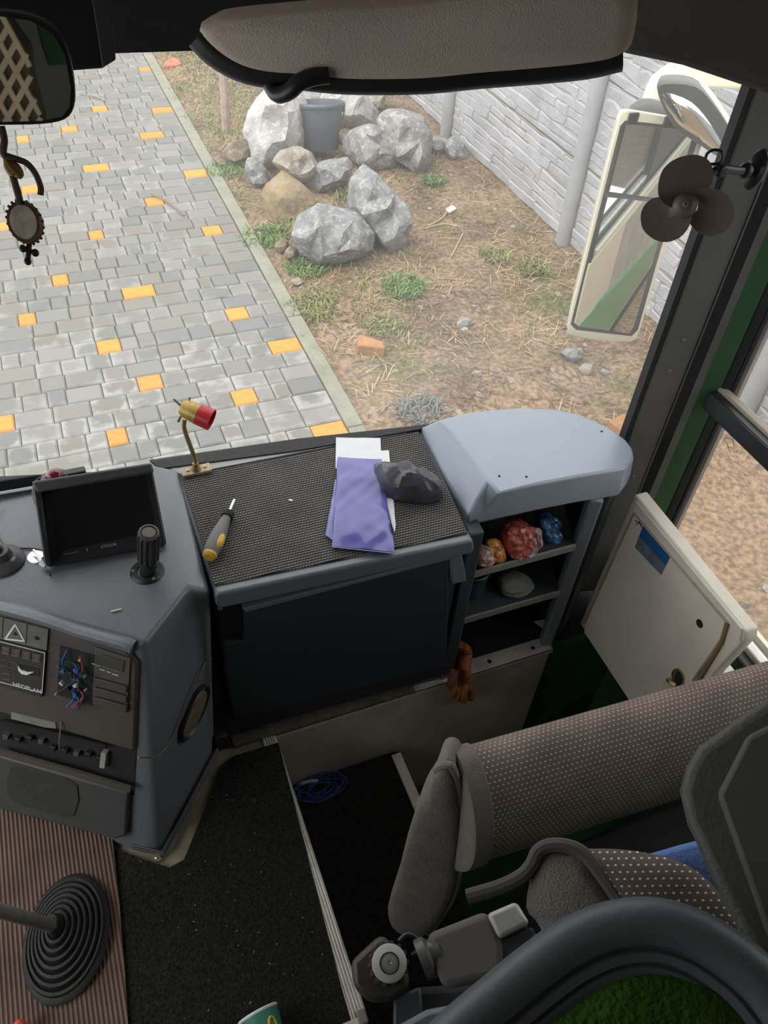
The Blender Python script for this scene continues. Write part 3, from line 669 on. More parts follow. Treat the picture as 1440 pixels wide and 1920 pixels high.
struct('wall_back', MB().box((0, -2.2, 1.4), (2.5, .05, 2.5)), M('added_wall_grey', (.16, .15, .135), .8, var=.1, vs=3), base=(0, -2.2, .15))  # unseen wall added behind the camera to shut out light from the rear

# ------------------------------------------------------------------ floor and step well
FZ = .71
fl = struct('floor', MB().box((-.5, -.45, FZ-.14), (1.4, 3.5, .28)), KHAKI, base=(-.5, 0, .43))
MB().box((.7, 1.15, FZ-.03), (1.0, .31, .06)).build('front_floor', BLKM, fl)
MB().box((.375, -.10, .40), (.35, 2.13, .06)).build('step', CARPET, fl)
MB().box((.89, -.10, .12), (.68, 2.13, .06)).build('lower_step', GRN, fl)
MB().box((.54, -.10, .25), (.02, 2.13, .30)).build('step_riser', STEEL, fl)
# riser wall behind the well with its aluminium angle
rz = MB().box((.59, .978, .40), (.78, .012, .62)); rw = rz.build('riser_panel', M('riser_grey', (.46, .41, .34), .6, .1, var=.15, vs=7, bump=.12), fl)
MB().box((.59, .985, FZ+.004), (.78, .045, .006)).add(*(lambda b: (b.v, b.f))(MB().box((.59, .9635, FZ+.001), (.78, .003, .012)))).build('step_nosing', ALU, fl)
for x in (.235, .37, .52, .66, .80, .93):
    MB().lathe([(.006, 0), (.006, .001), (.002, .002)], (x, .985, FZ+.007), (0, 0, 1), 10).build('nosing_screw', BLKM, fl)
mb = MB()
for i in range(5): mb.box((.187+i*.0062, .66, FZ+.006), (.0042, .63, .006))
mb.box((.2, .66, FZ+.002), (.033, .63, .006)); mb.box((.215, .66, FZ-.015), (.004, .63, .04))
mb.build('floor_edge_trim', ALU, fl, bevel=.001)
MB().box((.545, .79, .433), (.028, .33, .008)).build('step_edge_trim', ALU, fl, bevel=.002)
MB().box((.13, .338, FZ+.006), (.16, .014, .012)).build('floor_cross_trim', ALU, fl, bevel=.002)
MB().box((.206, .342, FZ+.003), (.02, .026, .022)).build('trim_corner', STEEL, fl, bevel=.004)
MB().box((1.105, .985, .37), (.24, .02, .66)).build('door_well_lining', GRN, fl)
# carpets
def flat(px, z, th):
    return MB().slab([Z(x, y, z) for x, y in px], V((0, 0, 1)), 0, th)
cp = tag(flat([(522, 1392), (436, 1418), (412, 1440), (398, 1480), (372, 1545), (345, 1612), (318, 1626), (270, 1612), (215, 1592), (150, 1920), (150, 2050), (700, 2050), (655, 1905), (640, 1850)], FZ+.010, .010).build('carpet', CARPET, base=(0, .7, FZ), smooth=0), 'black pile carpet on the gangway floor beside the step well', 'carpet')
bm_ = flat([(-300, 1400), (-90, 1470), (60, 1525), (210, 1570), (216, 1620), (224, 1700), (232, 1800), (240, 1920), (245, 2030), (-300, 2030)], FZ+.017, .007)
mt_ = bm_.build('ribbed_mat', BROWNR, base=(-.3, .7, FZ+.01), smooth=0); mt_.rotation_euler = (0, 0, 0)
tag(mt_, 'brown ribbed rubber mat around the gear lever', 'mat')
mb = MB()
for i in range(130):
    t = i/129; a = Z(434, 1386, FZ); x = .118 + t*.46; mb.box((x, .968+.012, FZ+.01), (.0022, .03, .008))
tag(mb.build('ribbed_offcut', M('ribbed_offcut_brown', (.14, .115, .085), .9, var=.2, vs=30), smooth=0, base=(.3, .98, FZ)), 'strip of ribbed matting along the cabinet foot', 'mat', kind='stuff')

# gear lever
gl = thing('gear_lever', 'gear lever in a round black ribbed rubber boot on the brown mat', 'lever', Z(125, 1762, FZ+.017))
gc = Z(125, 1757, FZ+.017); ax = V((-.10, .03, 1)).normalized()
prof = [(.105, -.004), (.108, .004), (.1, .012)]
for i in range(7):
    r = .098 - i*.0115; h = .012+i*.0075
    prof += [(r, h), (r-.002, h+.006), (r-.007, h+.0065), (r-.0105, h+.001)]
prof += [(.018, .068), (.016, .085), (.013, .09)]
MB().lathe(prof, gc, ax, 48, (.78, 1.12), V((1, -.25, 0))).build('boot', RUB, gl, smooth=50)
p0 = gc + ax*.06; p1 = at(0, 1708, 1.62); p2 = p1 + (p1-p0)*.8
MB().tube([p0, p0+(p1-p0)*.5, p1, p2], [.011, .012, .012, .013], 12).build('lever_rod', STEEL, gl)
MB().ball(p2, .028, n=10).build('lever_knob', BLK, gl)

# ------------------------------------------------------------------ centre console (left)
T1 = Z(-140, 1092, 1.286); T2 = Z(272, 1207, 1.286); T3 = Z(352, 1105, 1.288); T4 = Z(286, 880, 1.30); B1 = Z(-150, 1470, FZ); B2 = Z(272, 1604, FZ); B3 = Z(300, 1600, FZ); B4 = Z(402, 1410, FZ)
FP = plane3(T1, T2, B2); SP = plane3(T2, T3, B4)
con = thing('centre_console', 'blue grey moulded centre console left of the dashboard mat', 'console', (-.2, 1.1, FZ))
TL = V((-.9, 1.372, 1.318)); TB = V((T4.x, 1.348, 1.30)); T5 = Z(338, 886, 1.285); T6 = Z(395, 1110, 1.272)
BB = V((.115, 1.31, FZ)); BL_ = V((-.9, 1.36, FZ)); T0 = V((-.9, T1.y+(T1.y-T2.y)/(T1.x-T2.x)*(-.9-T1.x), 1.286)); B0 = V((-.9, B1.y+.3, FZ))
T5b = V((T5.x, 1.33, 1.285))
B4b = B4
vs_ = [T0, T2, T3, T4, TB, TL, T6, T5, T5b, B0, B2, B3, B4b, BB, BL_]
fs_ = [(0, 1, 2, 3, 4, 5), (3, 2, 6, 7), (4, 3, 7, 8), (0, 9, 10, 1), (1, 10, 11), (1, 11, 12, 2), (2, 12, 6), (6, 12, 13, 8, 7), (5, 4, 8, 13, 14), (0, 5, 14, 9), (9, 14, 13, 12, 11, 10)]
MB().add(vs_, fs_).build('body', DASH, con, bevel=.022, seg=5, smooth=50)
# brow over the instruments
brow = [PL(x, y, FP) for x, y in ((-140, 1100), (60, 1150), (150, 1180), (232, 1203), (252, 1211))]
MB().tube(smooth_path([p + FP[1]*.004 for p in brow], 4), .013, 10).build('brow', DASH, con)
pslab([(-140, 1108), (60, 1152), (240, 1212), (262, 1240), (256, 1402), (0, 1328), (-140, 1290)], FP, .010, .02).build('instrument_panel', PANEL, con, bevel=.004)
FP2 = (FP[0]+FP[1]*.010, FP[1])
pslab([(-140, 1290), (0, 1326), (256, 1404), (252, 1490), (0, 1415), (-140, 1385)], FP, .0015, .01).build('open_slot', BLKM, con)
pslab([(-140, 1385), (0, 1405), (140, 1445), (247, 1476), (243, 1556), (225, 1563), (60, 1520), (-150, 1465)], FP, .016, .02).build('lower_panel', M('lower_panel_grey', (.055, .058, .058), .6, var=.1, vs=12), con, bevel=.005)
FP3 = (FP[0]+FP[1]*.016, FP[1])
pslab([(22, 1436), (40, 1433), (125, 1458), (146, 1472), (149, 1500), (140, 1528), (120, 1530), (30, 1506), (14, 1490), (14, 1455)], FP3, .0025).build('speaker_cover', M('speaker_cover_dark', (.035, .037, .035), .7, var=.15, vs=30, bump=.3, bs=400), con, bevel=.002)
pslab([(0, 1402), (140, 1441), (247, 1473), (246, 1482), (140, 1451), (0, 1412)], FP3, .006).build('broken_ledge', PANEL, con)
pslab([(0, 1348), (60, 1360), (200, 1395), (200, 1402), (60, 1368), (0, 1356)], FP2, .004).build('clip_rail', BLK, con)
cr_ = random.Random(2)
for i in range(9):
    x = 12+i*22; y = 1366+i*5.6+cr_.uniform(-5, 5)
    pslab([(x, y), (x+10, y+3), (x+9, y+11), (x-1, y+8)], FP, .012).build('clip', BLK if i % 3 else PANEL, con, bevel=.001)
pslab([(196, 1402), (206, 1405), (203, 1432), (193, 1430)], FP, .014).build('white_clip', M('dull_white', (.30, .30, .28), .7), con, bevel=.001)
pslab([(28, 1328), (110, 1348), (112, 1358), (90, 1356), (28, 1340)], FP, .012).build('torn_label', M('dull_white2', (.20, .20, .18), .8), con)
MB().tube([PL(x, y, FP2)+FP[1]*h for x, y, h in ((116, 1352, .002), (120, 1380, .016), (118, 1398, .012), (126, 1405, .004))], .0014, 6).build('stray_wire', STEEL, con)
# seam, kick trims and side speaker
sm = [(252, 1417), (272, 1417), (290, 1412), (305, 1398), (330, 1350), (355, 1292), (372, 1252), (382, 1236), (397, 1231)]
MB().tube(smooth_path([PL(x, y, SP)+SP[1]*.009 for x, y in sm], 3), .0016, 6).build('seam', M('seam_bronze', (.25, .2, .13), .5, .4), con)
SP = (SP[0]+SP[1]*.007, SP[1]); c = PL(362, 1337, SP); ux = (PL(386, 1283, SP)-PL(338, 1391, SP)); ul_ = ux.length/2; ux.normalize()
MB().lathe([(ul_, -.003), (ul_, .006), (ul_*.93, .009), (ul_*.86, .006), (ul_*.84, .004)], c, SP[1], 32, (1, .62), ux).build('speaker_ring', BLK, con)
MB().lathe([(ul_*.84, -.002), (ul_*.8, .006), (ul_*.3, .009), (.001, .0095)], c, SP[1], 32, (1, .62), ux).build('speaker_grille', M('speaker_mesh', (.20, .15, .09), .7, .2, var=.2, vs=60, bump=.5, bs=700), con)
for h in (.012, .024):
    MB().tube([B2+V((-.02, .02, h)), B3+SP[1]*.010+V((0, -.003, h)), B4+SP[1]*.010+V((0, 0, h))], .004, 8).build('kick_trim', DASHD, con)
MB().box(B4+V((.02, .012, .03)), (.03, .03, .06)).build('corner_foot', BLK, con, bevel=.004)
g = Z(297, 1607, FZ+.012)
MB().lathe([(.008, -.01), (.008, 0), (.004, .001), (.004, -.003), (.001, -.003)], g, (0, 0, 1), 14).build('floor_bolt', CHR, con)

# switch panel and radio, hanging in the instrument panel
def fslab(px, th, pl=FP2, back=0.): return pslab(px, pl, th, back)
sw = thing('hazard_switch_panel', 'grey switch panel with white warning triangle at left of console', 'switch panel', PL(60, 1200, FP2))
fslab([(-60, 1139), (93, 1178), (90, 1218), (-60, 1180)], .004).build('face', M('switch_grey', (.13, .125, .115), .6, var=.1, vs=20), sw, bevel=.001)
P4 = (FP2[0]+FP[1]*.0042, FP[1])
def line(px, w_, mat, parent, name, pl=P4, closed=False):
    pts = [PL(x, y, pl) for x, y in px]; mb = MB(); k = len(pts)
    for i in range(k if closed else k-1):
        a, b = pts[i], pts[(i+1) % k]; t = (b-a).normalized(); s_ = pl[1].cross(t)*w_/2; e_ = t*w_*.4
        mb.slab([a-s_-e_, b-s_+e_, b+s_+e_, a+s_-e_], pl[1], .0006)
    return mb.build(name, mat, parent, smooth=0)
line([(28.7, 1171), (10, 1198), (45.5, 1202)], .0032, WHT, sw, 'warning_triangle', closed=True)
line([(51, 1169), (48.5, 1207)], .0008, BLKM, sw, 'divider'); line([(6, 1158), (4, 1196)], .0008, BLKM, sw, 'divider')
for x, y, r in ((69, 1196, .0045), (28, 1188, .0032)):
    MB().lathe([(r, 0), (r, .0012), (r*.6, .0016)], PL(x, y, P4), FP[1], 12).build('indicator_lamp', BLK, sw)
for yy in (1182, 1187): line([(60, yy-2), (80, yy+2.6)], .0007, STEEL, sw, 'fine_print')
line([(50, 1205), (86, 1213)], .0014, STEEL, sw, 'lower_mark')
rd = thing('radio_unit', 'dark radio unit with square buttons below the warning triangle', 'radio', PL(40, 1260, FP2))
fslab([(-60, 1182), (88, 1219), (82, 1304), (-60, 1266)], .006).build('face', M('radio_black', (.045, .042, .038), .45, var=.15, vs=25), rd, bevel=.0015)
P5 = (FP2[0]+FP[1]*.0062, FP[1])
line([(-60, 1188), (84.5, 1224), (79, 1299), (-60, 1263)], .0012, WHT, rd, 'outline', P5)
for x, y in ((-8, 1213.5), (11, 1219), (30, 1223.5), (49.5, 1228), (68.5, 1233)):
    q = [(x-6.5, y-7), (x+7, y-4), (x+6, y+8), (x-7.5, y+5)]
    fslab(q, .0025, P5).build('button', M('button_grey', (.09, .085, .078), .5), rd, bevel=.0008)
    line(q, .0007, STEEL, rd, 'button_frame', (P5[0]+FP[1]*.0026, FP[1]), True)
fslab([(34, 1245), (75, 1254), (74, 1267), (52, 1266), (36, 1258)], .0008, P5).build('slot', BLKM, rd)
fslab([(35, 1246), (42, 1255), (52, 1259), (64, 1259), (52, 1264), (42, 1262), (36, 1255)], .003, P5).build('thumb_wheel', WHT, rd)
for x, y in ((5, 1243), (24, 1248)): line([(x-8, y-8), (x+8, y-4), (x+6.5, y+7), (x-9, y+3)], .0006, STEEL, rd, 'print_box', P5, True)
line([(5, 1262), (18, 1265), (17, 1275), (4, 1272)], .0006, STEEL, rd, 'print_box', P5, True)
text('NEOPLAN', 'lettering', WHT, rd, PL(51, 1290, P5), PL(75, 1297, P5)-PL(25, 1283, P5), FP[1], .0135)

# open bay with loose wiring, and the clock module
bay = fslab([(113, 1210), (178, 1228), (172, 1322), (108, 1302)], .0012).build('open_bay', BLKM, con)
wb = thing('wire_bundle', 'tangle of coloured wires and plugs in the open bay', 'wires', PL(140, 1270, FP2))
cols = {'blue': (.03, .09, .30), 'teal': (.03, .14, .15), 'white': (.55, .52, .48), 'red': (.38, .07, .06), 'black': (.015, .015, .015), 'green': (.05, .2, .1), 'pink': (.5, .25, .25)}
for i, (x, y, c_, l) in enumerate([(125, 1252, 'teal', 12), (152, 1248, 'blue', 13), (127, 1269, 'white', 10), (146, 1266, 'red', 6), (150, 1276, 'white', 9), (158, 1262, 'blue', 8), (148, 1297, 'blue', 11), (168, 1258, 'green', 8), (122, 1237, 'teal', 7),
                                 (133, 1285, 'black', 14), (158, 1283, 'black', 9), (171, 1281, 'white', 4), (111, 1294, 'white', 4), (159, 1228, 'pink', 7), (120, 1258, 'blue', 6), (140, 1254, 'black', 9)]):
    a = PL(x, y, FP2)+FP[1]*(.010+.004*(i % 3)); d_ = (PL(x+10, y-5+7*(i % 3), FP2)-PL(x, y, FP2)).normalized()
    rt = Matrix((d_, FP[1].cross(d_), FP[1])).transposed()
    MB().box(a, (l*.00085, l*.0006, .008), rt).build('plug', M('plug_'+c_, cols[c_], .5), wb, bevel=.0012)
for i, (pth, c_) in enumerate([([(130, 1215), (126, 1235), (138, 1262), (145, 1300), (133, 1316)], 'blue'), ([(158, 1222), (162, 1248), (150, 1280), (165, 1296), (138, 1322)], 'red'), ([(120, 1225), (142, 1240), (160, 1255), (168, 1275)], 'teal'),
                             ([(140, 1296), (156, 1302), (146, 1318), (140, 1328)], 'blue'), ([(118, 1290), (135, 1278), (150, 1268)], 'black'), ([(150, 1318), (156, 1312), (164, 1298)], 'red')]):
    MB().tube(smooth_path([PL(x, y, FP2)+FP[1]*(.006+.010*math.sin(j*1.3+i)**2) for j, (x, y) in enumerate(pth)], 4), .0018, 6).build('wire', M('plug_'+c_, cols[c_], .5), wb)
ck = thing('clock_module', 'small grey display module with drawer slats right of the wires', 'display', PL(205, 1265, FP2))
fslab([(180, 1212), (246, 1233), (240, 1335), (174, 1312)], .003).build('face', M('module_grey', (.085, .078, .068), .6), ck, bevel=.001)
P6 = (FP2[0]+FP[1]*.0032, FP[1])
fslab([(180, 1224), (234, 1239), (231, 1259), (178, 1245)], .0016, P6).build('screen', M('lcd_olive', (.075, .078, .05), .25), ck, bevel=.0006)
for x, y, l in ((180, 1246, 7), (192, 1256, 4), (204, 1260, 3), (216, 1265, 5)): line([(x-l, y-l*.3), (x+l, y+l*.3)], .0018, WHT, ck, 'key', P6)
line([(172, 1243), (224, 1259)], .0006, M('plug_pink', cols['pink']), ck, 'key_line', P6)
for i in range(3):
    y = 1270+i*18
    fslab([(178, y-2), (240, y+15), (239, y+28), (177, y+11)], .005, P6).build('slat', M('slat_brown', (.07, .062, .053), .6), ck, bevel=.0015)

# ------------------------------------------------------------------ dashboard cabinet with the mat
cab = thing('dash_cabinet', 'dark dashboard cabinet with ribbed mat top and large flap', 'cabinet', (.4, 1.1, FZ))
CA, CB_ = Z(400, 1103, 1.283), Z(881, 1003, 1.283); CA.z = CB_.z = 1.283
CP = plane3(CA, CB_, CA-V((0, 0, .5)))
dn = V((CA.x, CA.y, 0)); dr = V((CB_.x, CB_.y, 0))
def prism(pts, z0, z1): return MB().loft([[V((p[0], p[1], z0)) for p in pts], [V((p[0], p[1], z1)) for p in pts]])
nb = CP[1]*-.02
prism([(dn+nb)[:2], (dr+nb)[:2], (.68, 1.315), (.13, 1.315)], FZ, 1.262).build('body', DASHD, cab)
prism([(dn)[:2], (dr)[:2], (.695, 1.31), (.115, 1.318)], 1.252, 1.281).build('top_board', DASHD, cab, bevel=.008, seg=4)
tm = flat([(341, 893), (784, 808), (878, 999), (402, 1097)], 1.2865, .0045); tm.build('mat', MATR, cab, smooth=0, bevel=.0015)
flat([(300, 868), (560, 832), (788, 802), (784, 807), (560, 848), (341, 890)], 1.2855, .004).build('mat_binding', M('binding_light', (.38, .37, .36), .6), cab, smooth=0)
flat([(280, 862), (560, 822), (806, 795), (790, 804), (560, 844), (300, 878)], 1.289, .006).build('screen_seal', RUB, cab, smooth=0)
# lip and flap
pslab([(402, 1103), (882, 1003), (885, 1020), (880, 1028), (408, 1131), (402, 1122)], CP, .016, .02).build('front_lip', DASH, cab, bevel=.007, seg=4)
FPAN = M('flap_teal_black', (.028, .036, .042), .5, var=.12, vs=4, bump=.06, bs=200)
pslab([(456, 1136), (842, 1040), (838, 1090), (836, 1245), (470, 1338), (438, 1346), (420, 1250), (418, 1204), (456, 1196)], CP, .008, .03).build('flap', FPAN, cab, bevel=.004, seg=3)
pslab([(452, 1133), (842, 1035), (842, 1041), (458, 1140)], CP, .012, .02).build('flap_edge', DASH, cab, bevel=.002)
pslab([(840, 1032), (862, 1026), (868, 1060), (872, 1083), (846, 1090), (842, 1075)], CP, .010, .02).build('flap_catch', DASH, cab, bevel=.003)
pslab([(412, 1136), (454, 1127), (456, 1196), (416, 1203)], CP, -.008, .03).build('notch', BLKM, cab)
MB().lathe([(.005, 0), (.005, .004), (.002, .005)], PL(412, 1139, (CP[0]+CP[1]*.002, CP[1])), CP[1], 10).build('hinge_screw', STEEL, cab)
pslab([(420, 1348), (838, 1244), (836, 1262), (430, 1375)], CP, .004, .02).build('plinth', BLKM, cab)

# ------------------------------------------------------------------ corner console with shelves
cor = thing('corner_console', 'blue grey rounded corner console right of the mat with open shelves', 'console', (.9, 1.1, FZ))
zt, zb = 1.336, 1.284
top = [(822, 789), (862, 776), (908, 769), (972, 764), (1018, 765), (1051, 768), (1084, 776), (1109, 786), (1135, 797), (1154, 809), (1174, 824), (1186, 840), (1189, 858), (1174, 879), (1090, 892), (1004, 908), (937, 925), (914, 898), (892, 868), (866, 836), (845, 809)]
low = [(787, 802)] + [None]*14 + [(1004, 942), (908, 962), (879, 966), (852, 925), (826, 880), (805, 838)]
tp_ = [Z(x, y, zt) for x, y in top]; cc = sum(tp_, V())/len(tp_); lo_ = []
for i, p in enumerate(tp_):
    if i in (15,): lo_.append(p + V((0, -.006, -.05)))
    elif low[i]: lo_.append(Z(*low[i], zb if i in (0, 17, 18, 19, 20) else 1.272))
    else: lo_.append(p + (p-cc).normalized()*.006 + V((0, 0, -.05)))
lo_[13] = tp_[13]+V((0, -.006, -.05)); lo_[14] = tp_[14]+V((0, -.006, -.05))
l2 = [p + (cc-p).normalized()*.008*0 + V((0, 0, -.028)) for p in lo_]
mb = MB().loft([l2, lo_, tp_])
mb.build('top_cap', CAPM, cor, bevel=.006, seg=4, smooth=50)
for x, y in ((936, 893), (987, 894), (1128, 809)):
    MB().lathe([(.003, 0), (.003, .0006), (.001, .001)], Z(x, y, zt), (0, 0, 1), 8).build('screw', BLKM, cor)
SHD = M('shelf_dark', (.04, .05, .055), .6, var=.15, vs=8)
prism([(.655, .975), (.690, .975), (.715, 1.31), (.68, 1.31)], FZ, 1.262).build('side_panel', DASHD, cor, bevel=.004)
prism([(.68, 1.26), (1.08, 1.20), (1.08, 1.215), (.68, 1.275)], FZ, 1.262).build('back_panel', M('shelf_back_grey', (.10, .095, .085), .8), cor)
prism([(.955, .985), (.985, .975), (1.0, 1.005), (.97, 1.02)], FZ, 1.262).build('leg', DASH, cor, bevel=.006)
prism([(1.02, 1.0), (1.10, 1.06), (1.10, 1.2), (1.07, 1.21), (.99, 1.02)], FZ, 1.262).build('right_panel', SHD, cor)
for nm, a, b in (('upper_shelf', (887, 1073), (1064, 1031)), ('lower_shelf', (866, 1163), (992, 1128))):
    p, q = Y(*a, .985), Y(*b, .985); q.z = p.z = (p.z+q.z)/2
    prism([(.688, .99), (.955, .985), (1.04, 1.22), (.70, 1.25)], p.z-.008, p.z).build(nm, SHD, cor)
    MB().box(((.688+.955)/2, .986, p.z-.004), (.272, .006, .022)).build('shelf_lip', M('lip_grey', (.21, .20, .175), .6), cor, bevel=.002)
    if nm == 'upper_shelf': zu = p.z
    else: zl = p.z
# things on the shelves
def puffat(name, px, dist, fr, bk_, mat, label, cat, tilt=None, wob=.006, k=3, **kw):
    pl = facing(sum(x for x, y in px)/len(px), sum(y for x, y in px)/len(px), dist, tilt)
    o = puff(MB(), px, pl, fr, bk_, k, wob=wob).build(name, mat, **kw); return tag(o, label, cat)
def foil(name, c, **k): return M(name, c, .25, .0, var=.45, vs=38, bump=1., bs=60, coat=.7, **k)
yy = 1.09
def puffS(name, px, zs, back, fr, bk_, mat, label, cat, wob=.008, k=3):
    lo = max(px, key=lambda q: q[1]); p = Z(lo[0], lo[1], zs+.004) ; p = p + V((0, back, 0)); pl = (p, V((-.15, -1, .45)).normalized())
    return tag(puff(MB(), px, pl, fr, bk_, 6, crease=.0075, cf=34., prof=[(.5, -1.), (.9, -.75), (1., 0), (.97, .4), (.9, .65), (.78, .82), (.62, .92), (.45, .97), (.28, 1.), (.1, 1.)]).build(name, mat, smooth=18), label, cat)
cb = puffS('sweet_bag', [(942, 985), (965, 977), (990, 980), (1008, 998), (1008, 1022), (990, 1040), (965, 1045), (944, 1035), (938, 1008)], zu, .015, .028, .025, foil('foil_red', (.42, .03, .02), col2=(.62, .16, .12)), 'red shiny bag of sweets on the upper shelf', 'bag')
puffS('snack_packet', [(912, 1015), (930, 1008), (942, 1025), (945, 1045), (930, 1056), (915, 1045)], zu, .0, .016, .016, foil('foil_orange', (.75, .24, .04), col2=(.9, .45, .12)), 'orange snack packet leaning on the red sweet bag', 'bag')
puffS('snack_packet', [(893, 1036), (905, 1022), (918, 1030), (928, 1050), (912, 1062), (896, 1058)], zu, -.004, .012, .012, foil('foil_white', (.62, .60, .56), col2=(.8, .3, .2)), 'white and red crinkled packet at left end of upper shelf', 'bag')
puffS('snack_packet', [(992, 1000), (1010, 990), (1015, 1012), (1000, 1038), (985, 1042)], zu, .0, .012, .012, foil('foil_clear', (.45, .36, .34), col2=(.7, .6, .58)), 'clear crinkled wrapper right of the red sweet bag', 'bag')
puffS('blue_bag', [(1006, 968), (1030, 962), (1048, 978), (1046, 1008), (1022, 1014), (1008, 1000)], zu, .02, .03, .03, foil('foil_blue', (.02, .10, .26), col2=(.05, .2, .42)), 'blue plastic bag at the back of the upper shelf', 'bag')
p = Y(930, 1050, 1.02)
ct = thing('dark_cup', 'dark teal cup standing on the lower shelf', 'cup', (.745, 1.06, zl))
MB().lathe([(.0, 0), (.03, 0), (.037, .085), (.035, .085), (.029, .006), (0, .006)], (.745, 1.06, zl), (0, 0, 1), 24).build('cup_body', M('cup_teal', (.02, .06, .075), .35), ct)
MB().lathe([(.037, .083), (.039, .086), (.036, .089), (.034, .086)], (.745, 1.06, zl), (0, 0, 1), 24).build('rim', M('cup_teal', (.02, .06, .075), .35), ct)
puffS('paper_bag', [(935, 1085), (965, 1075), (990, 1080), (998, 1095), (975, 1112), (950, 1115), (935, 1105)], zl, .02, .03, .03, M('bag_greywhite', (.20, .20, .17), .8, var=.2, bump=.5, bs=40), 'crumpled grey paper bag behind the teal cup on lower shelf', 'bag')
c = Z(1022, 1170, FZ+.004)
tag(MB().slab([Z(x, y, FZ+.004) for x, y in ((1001, 1166), (1038, 1158), (1036, 1186), (1020, 1180))], V((0, 0, 1)), .002).build('paper_scrap', WHP), 'white paper scrap on the dark floor under the shelves', 'paper')

# orange glove over the step nosing
gv = MB(); rr = [(862, 1208, .022, .0), (868, 1228, .028, .01), (868, 1252, .030, .012), (865, 1272, .032, .004), (864, 1292, .032, -.004), (863, 1308, .022, -.01)]
ring = []
pts = [Y(x, y, 1.0 if i < 2 else (.975 if i < 4 else .955)) + V((0, -.0, o)) for i, (x, y, r, o) in enumerate(rr)]
gl_o = thing('work_glove', 'orange work glove draped over the step edge below the cabinet', 'glove', pts[3])
GLV = M('glove_orange', (.30, .10, .035), .9, var=.3, vs=25, bump=.5, bs=90)
MB().tube(smooth_path(pts, 3), [.018]+[.026]*6+[.030]*6+[.024, .018, .010], 12, .55).build('palm', GLV, gl_o, smooth=60)
for i, (a, b) in enumerate([((850, 1280), (842, 1308)), ((856, 1290), (854, 1316)), ((868, 1292), (868, 1318)), ((880, 1286), (882, 1312))]):
    p, q = Y(*a, .950), Y(*b, .947); MB().tube(smooth_path([p, (p+q)/2+V((0, -.006, 0)), q], 3), [.011]*5+[.009, .005], 9).build('finger', GLV, gl_o, smooth=60)
p, q = Y(852, 1258, .958), Y(843, 1290, .946); MB().tube(smooth_path([p, (p+q)/2+V((-.004, -.006, 0)), q], 3), [.012]*5+[.009, .005], 9).build('thumb', M('glove_brown', (.16, .055, .03), .9), gl_o, smooth=60)
# blue string on the step
sr_ = random.Random(4); p0 = Z(600, 1478, .434); pth = []
for i in range(60):
    a = i*.9; r = .035+.02*math.sin(i*.7); pth.append(p0 + V((math.cos(a)*r*1.4+sr_.uniform(-.008, .008), math.sin(a)*r*.7, .004+.008*sr_.random())))
sg = thing('string_bundle', 'tangled dark blue string on the carpeted step', 'string', p0)
MB().tube(smooth_path(pth, 3), .0016, 5).build('string', M('string_blue', (.03, .05, .17), .8), sg)
a, b = Z(563, 1470, .44), Z(596, 1464, .44); MB().tube([a, (a+b)/2+V((0, 0, .006)), b], .005, 8).build('label_tag', M('string_label', (.35, .33, .38), .8), sg)

# ------------------------------------------------------------------ cream panel by the right wall
cpn = thing('cream_panel', 'cream locker door panel standing by the right wall with blue sticker', 'door panel', (1.10, .8, FZ))
PX = (V((1.10, .8, 1)), V((-1, 0, 0)))
outl = [(1190, 926), (1398, 1184), (1396, 1202), (1340, 1262), (1250, 1400), (1186, 1325), (1085, 1172)]
pslab(outl, PX, .0, .034).build('panel', CREAM, cpn, bevel=.005, seg=3)
def bead(px, r, mat, name): MB().tube([PL(x, y, PX)-V((.0005, 0, 0)) for x, y in px], r, 8).build(name, mat, cpn)
inn = [(1097, 1168), (1189, 962), (1365, 1167), (1352, 1200), (1300, 1275)]
bead(inn, .0035, M('bead_tan', (.42, .35, .25), .6), 'groove')
bead([(1365, 1167), (1355, 1202), (1305, 1285)], .006, M('bead_brown', (.24, .16, .09), .7), 'worn_groove')
bead([(1193, 940), (1392, 1180), (1388, 1200)], .003, CREAM, 'edge_bead')
stp = [(1206, 986), (1256, 1044), (1240, 1078), (1191, 1026)]
stk = pslab(stp, PX, .0012).build('sticker', M('sticker_grey', (.16, .19, .24), .35, var=.2, vs=40), cpn)
pslab([(1206, 986), (1256, 1044), (1248, 1061), (1225, 1034), (1199, 1006)], (PX[0]-V((.0013, 0, 0)), PX[1]), .0006).build('sticker_band', M('sticker_blue', (.02, .12, .33), .35), cpn)
def pline(px, w_, mat, nm):
    pl = (PX[0]-V((.001, 0, 0)), PX[1]); return line(px, w_, mat, cpn, nm, pl)
pline([(1191, 976), (1203, 984)], .0018, BLKM, 'pen_mark'); pline([(1193, 984), (1201, 977)], .0018, BLKM, 'pen_mark'); pline([(1198, 976), (1203, 989)], .0018, BLKM, 'pen_mark')
MB().lathe([(.010, -.001), (.010, .0012), (.0085, .0014), (.008, .0002), (.001, .0002)], PL(1312, 1169, PX), PX[1], 16).build('hole', BLKM, cpn)
lc = PL(1272, 1270, PX)
MB().lathe([(.026, -.001), (.026, .003), (.023, .004), (.022, .001), (.001, .0)], lc, PX[1], 24, (1, .75), (0, 0, 1)).build('latch_cup', BRASS, cpn)
MB().lathe([(.019, 0), (.019, .0015), (.001, .0018)], lc+V((-.0015, -.004, .004)), PX[1], 20, (1, .7), (0, 0, 1)).build('latch_hole', BLKM, cpn)
MB().tube([lc+V((-.012, .012, -.022)), lc+V((-.016, .0, -.014)), lc+V((-.012, -.012, -.012))], .006, 8).build('latch_tongue', BRASS, cpn)
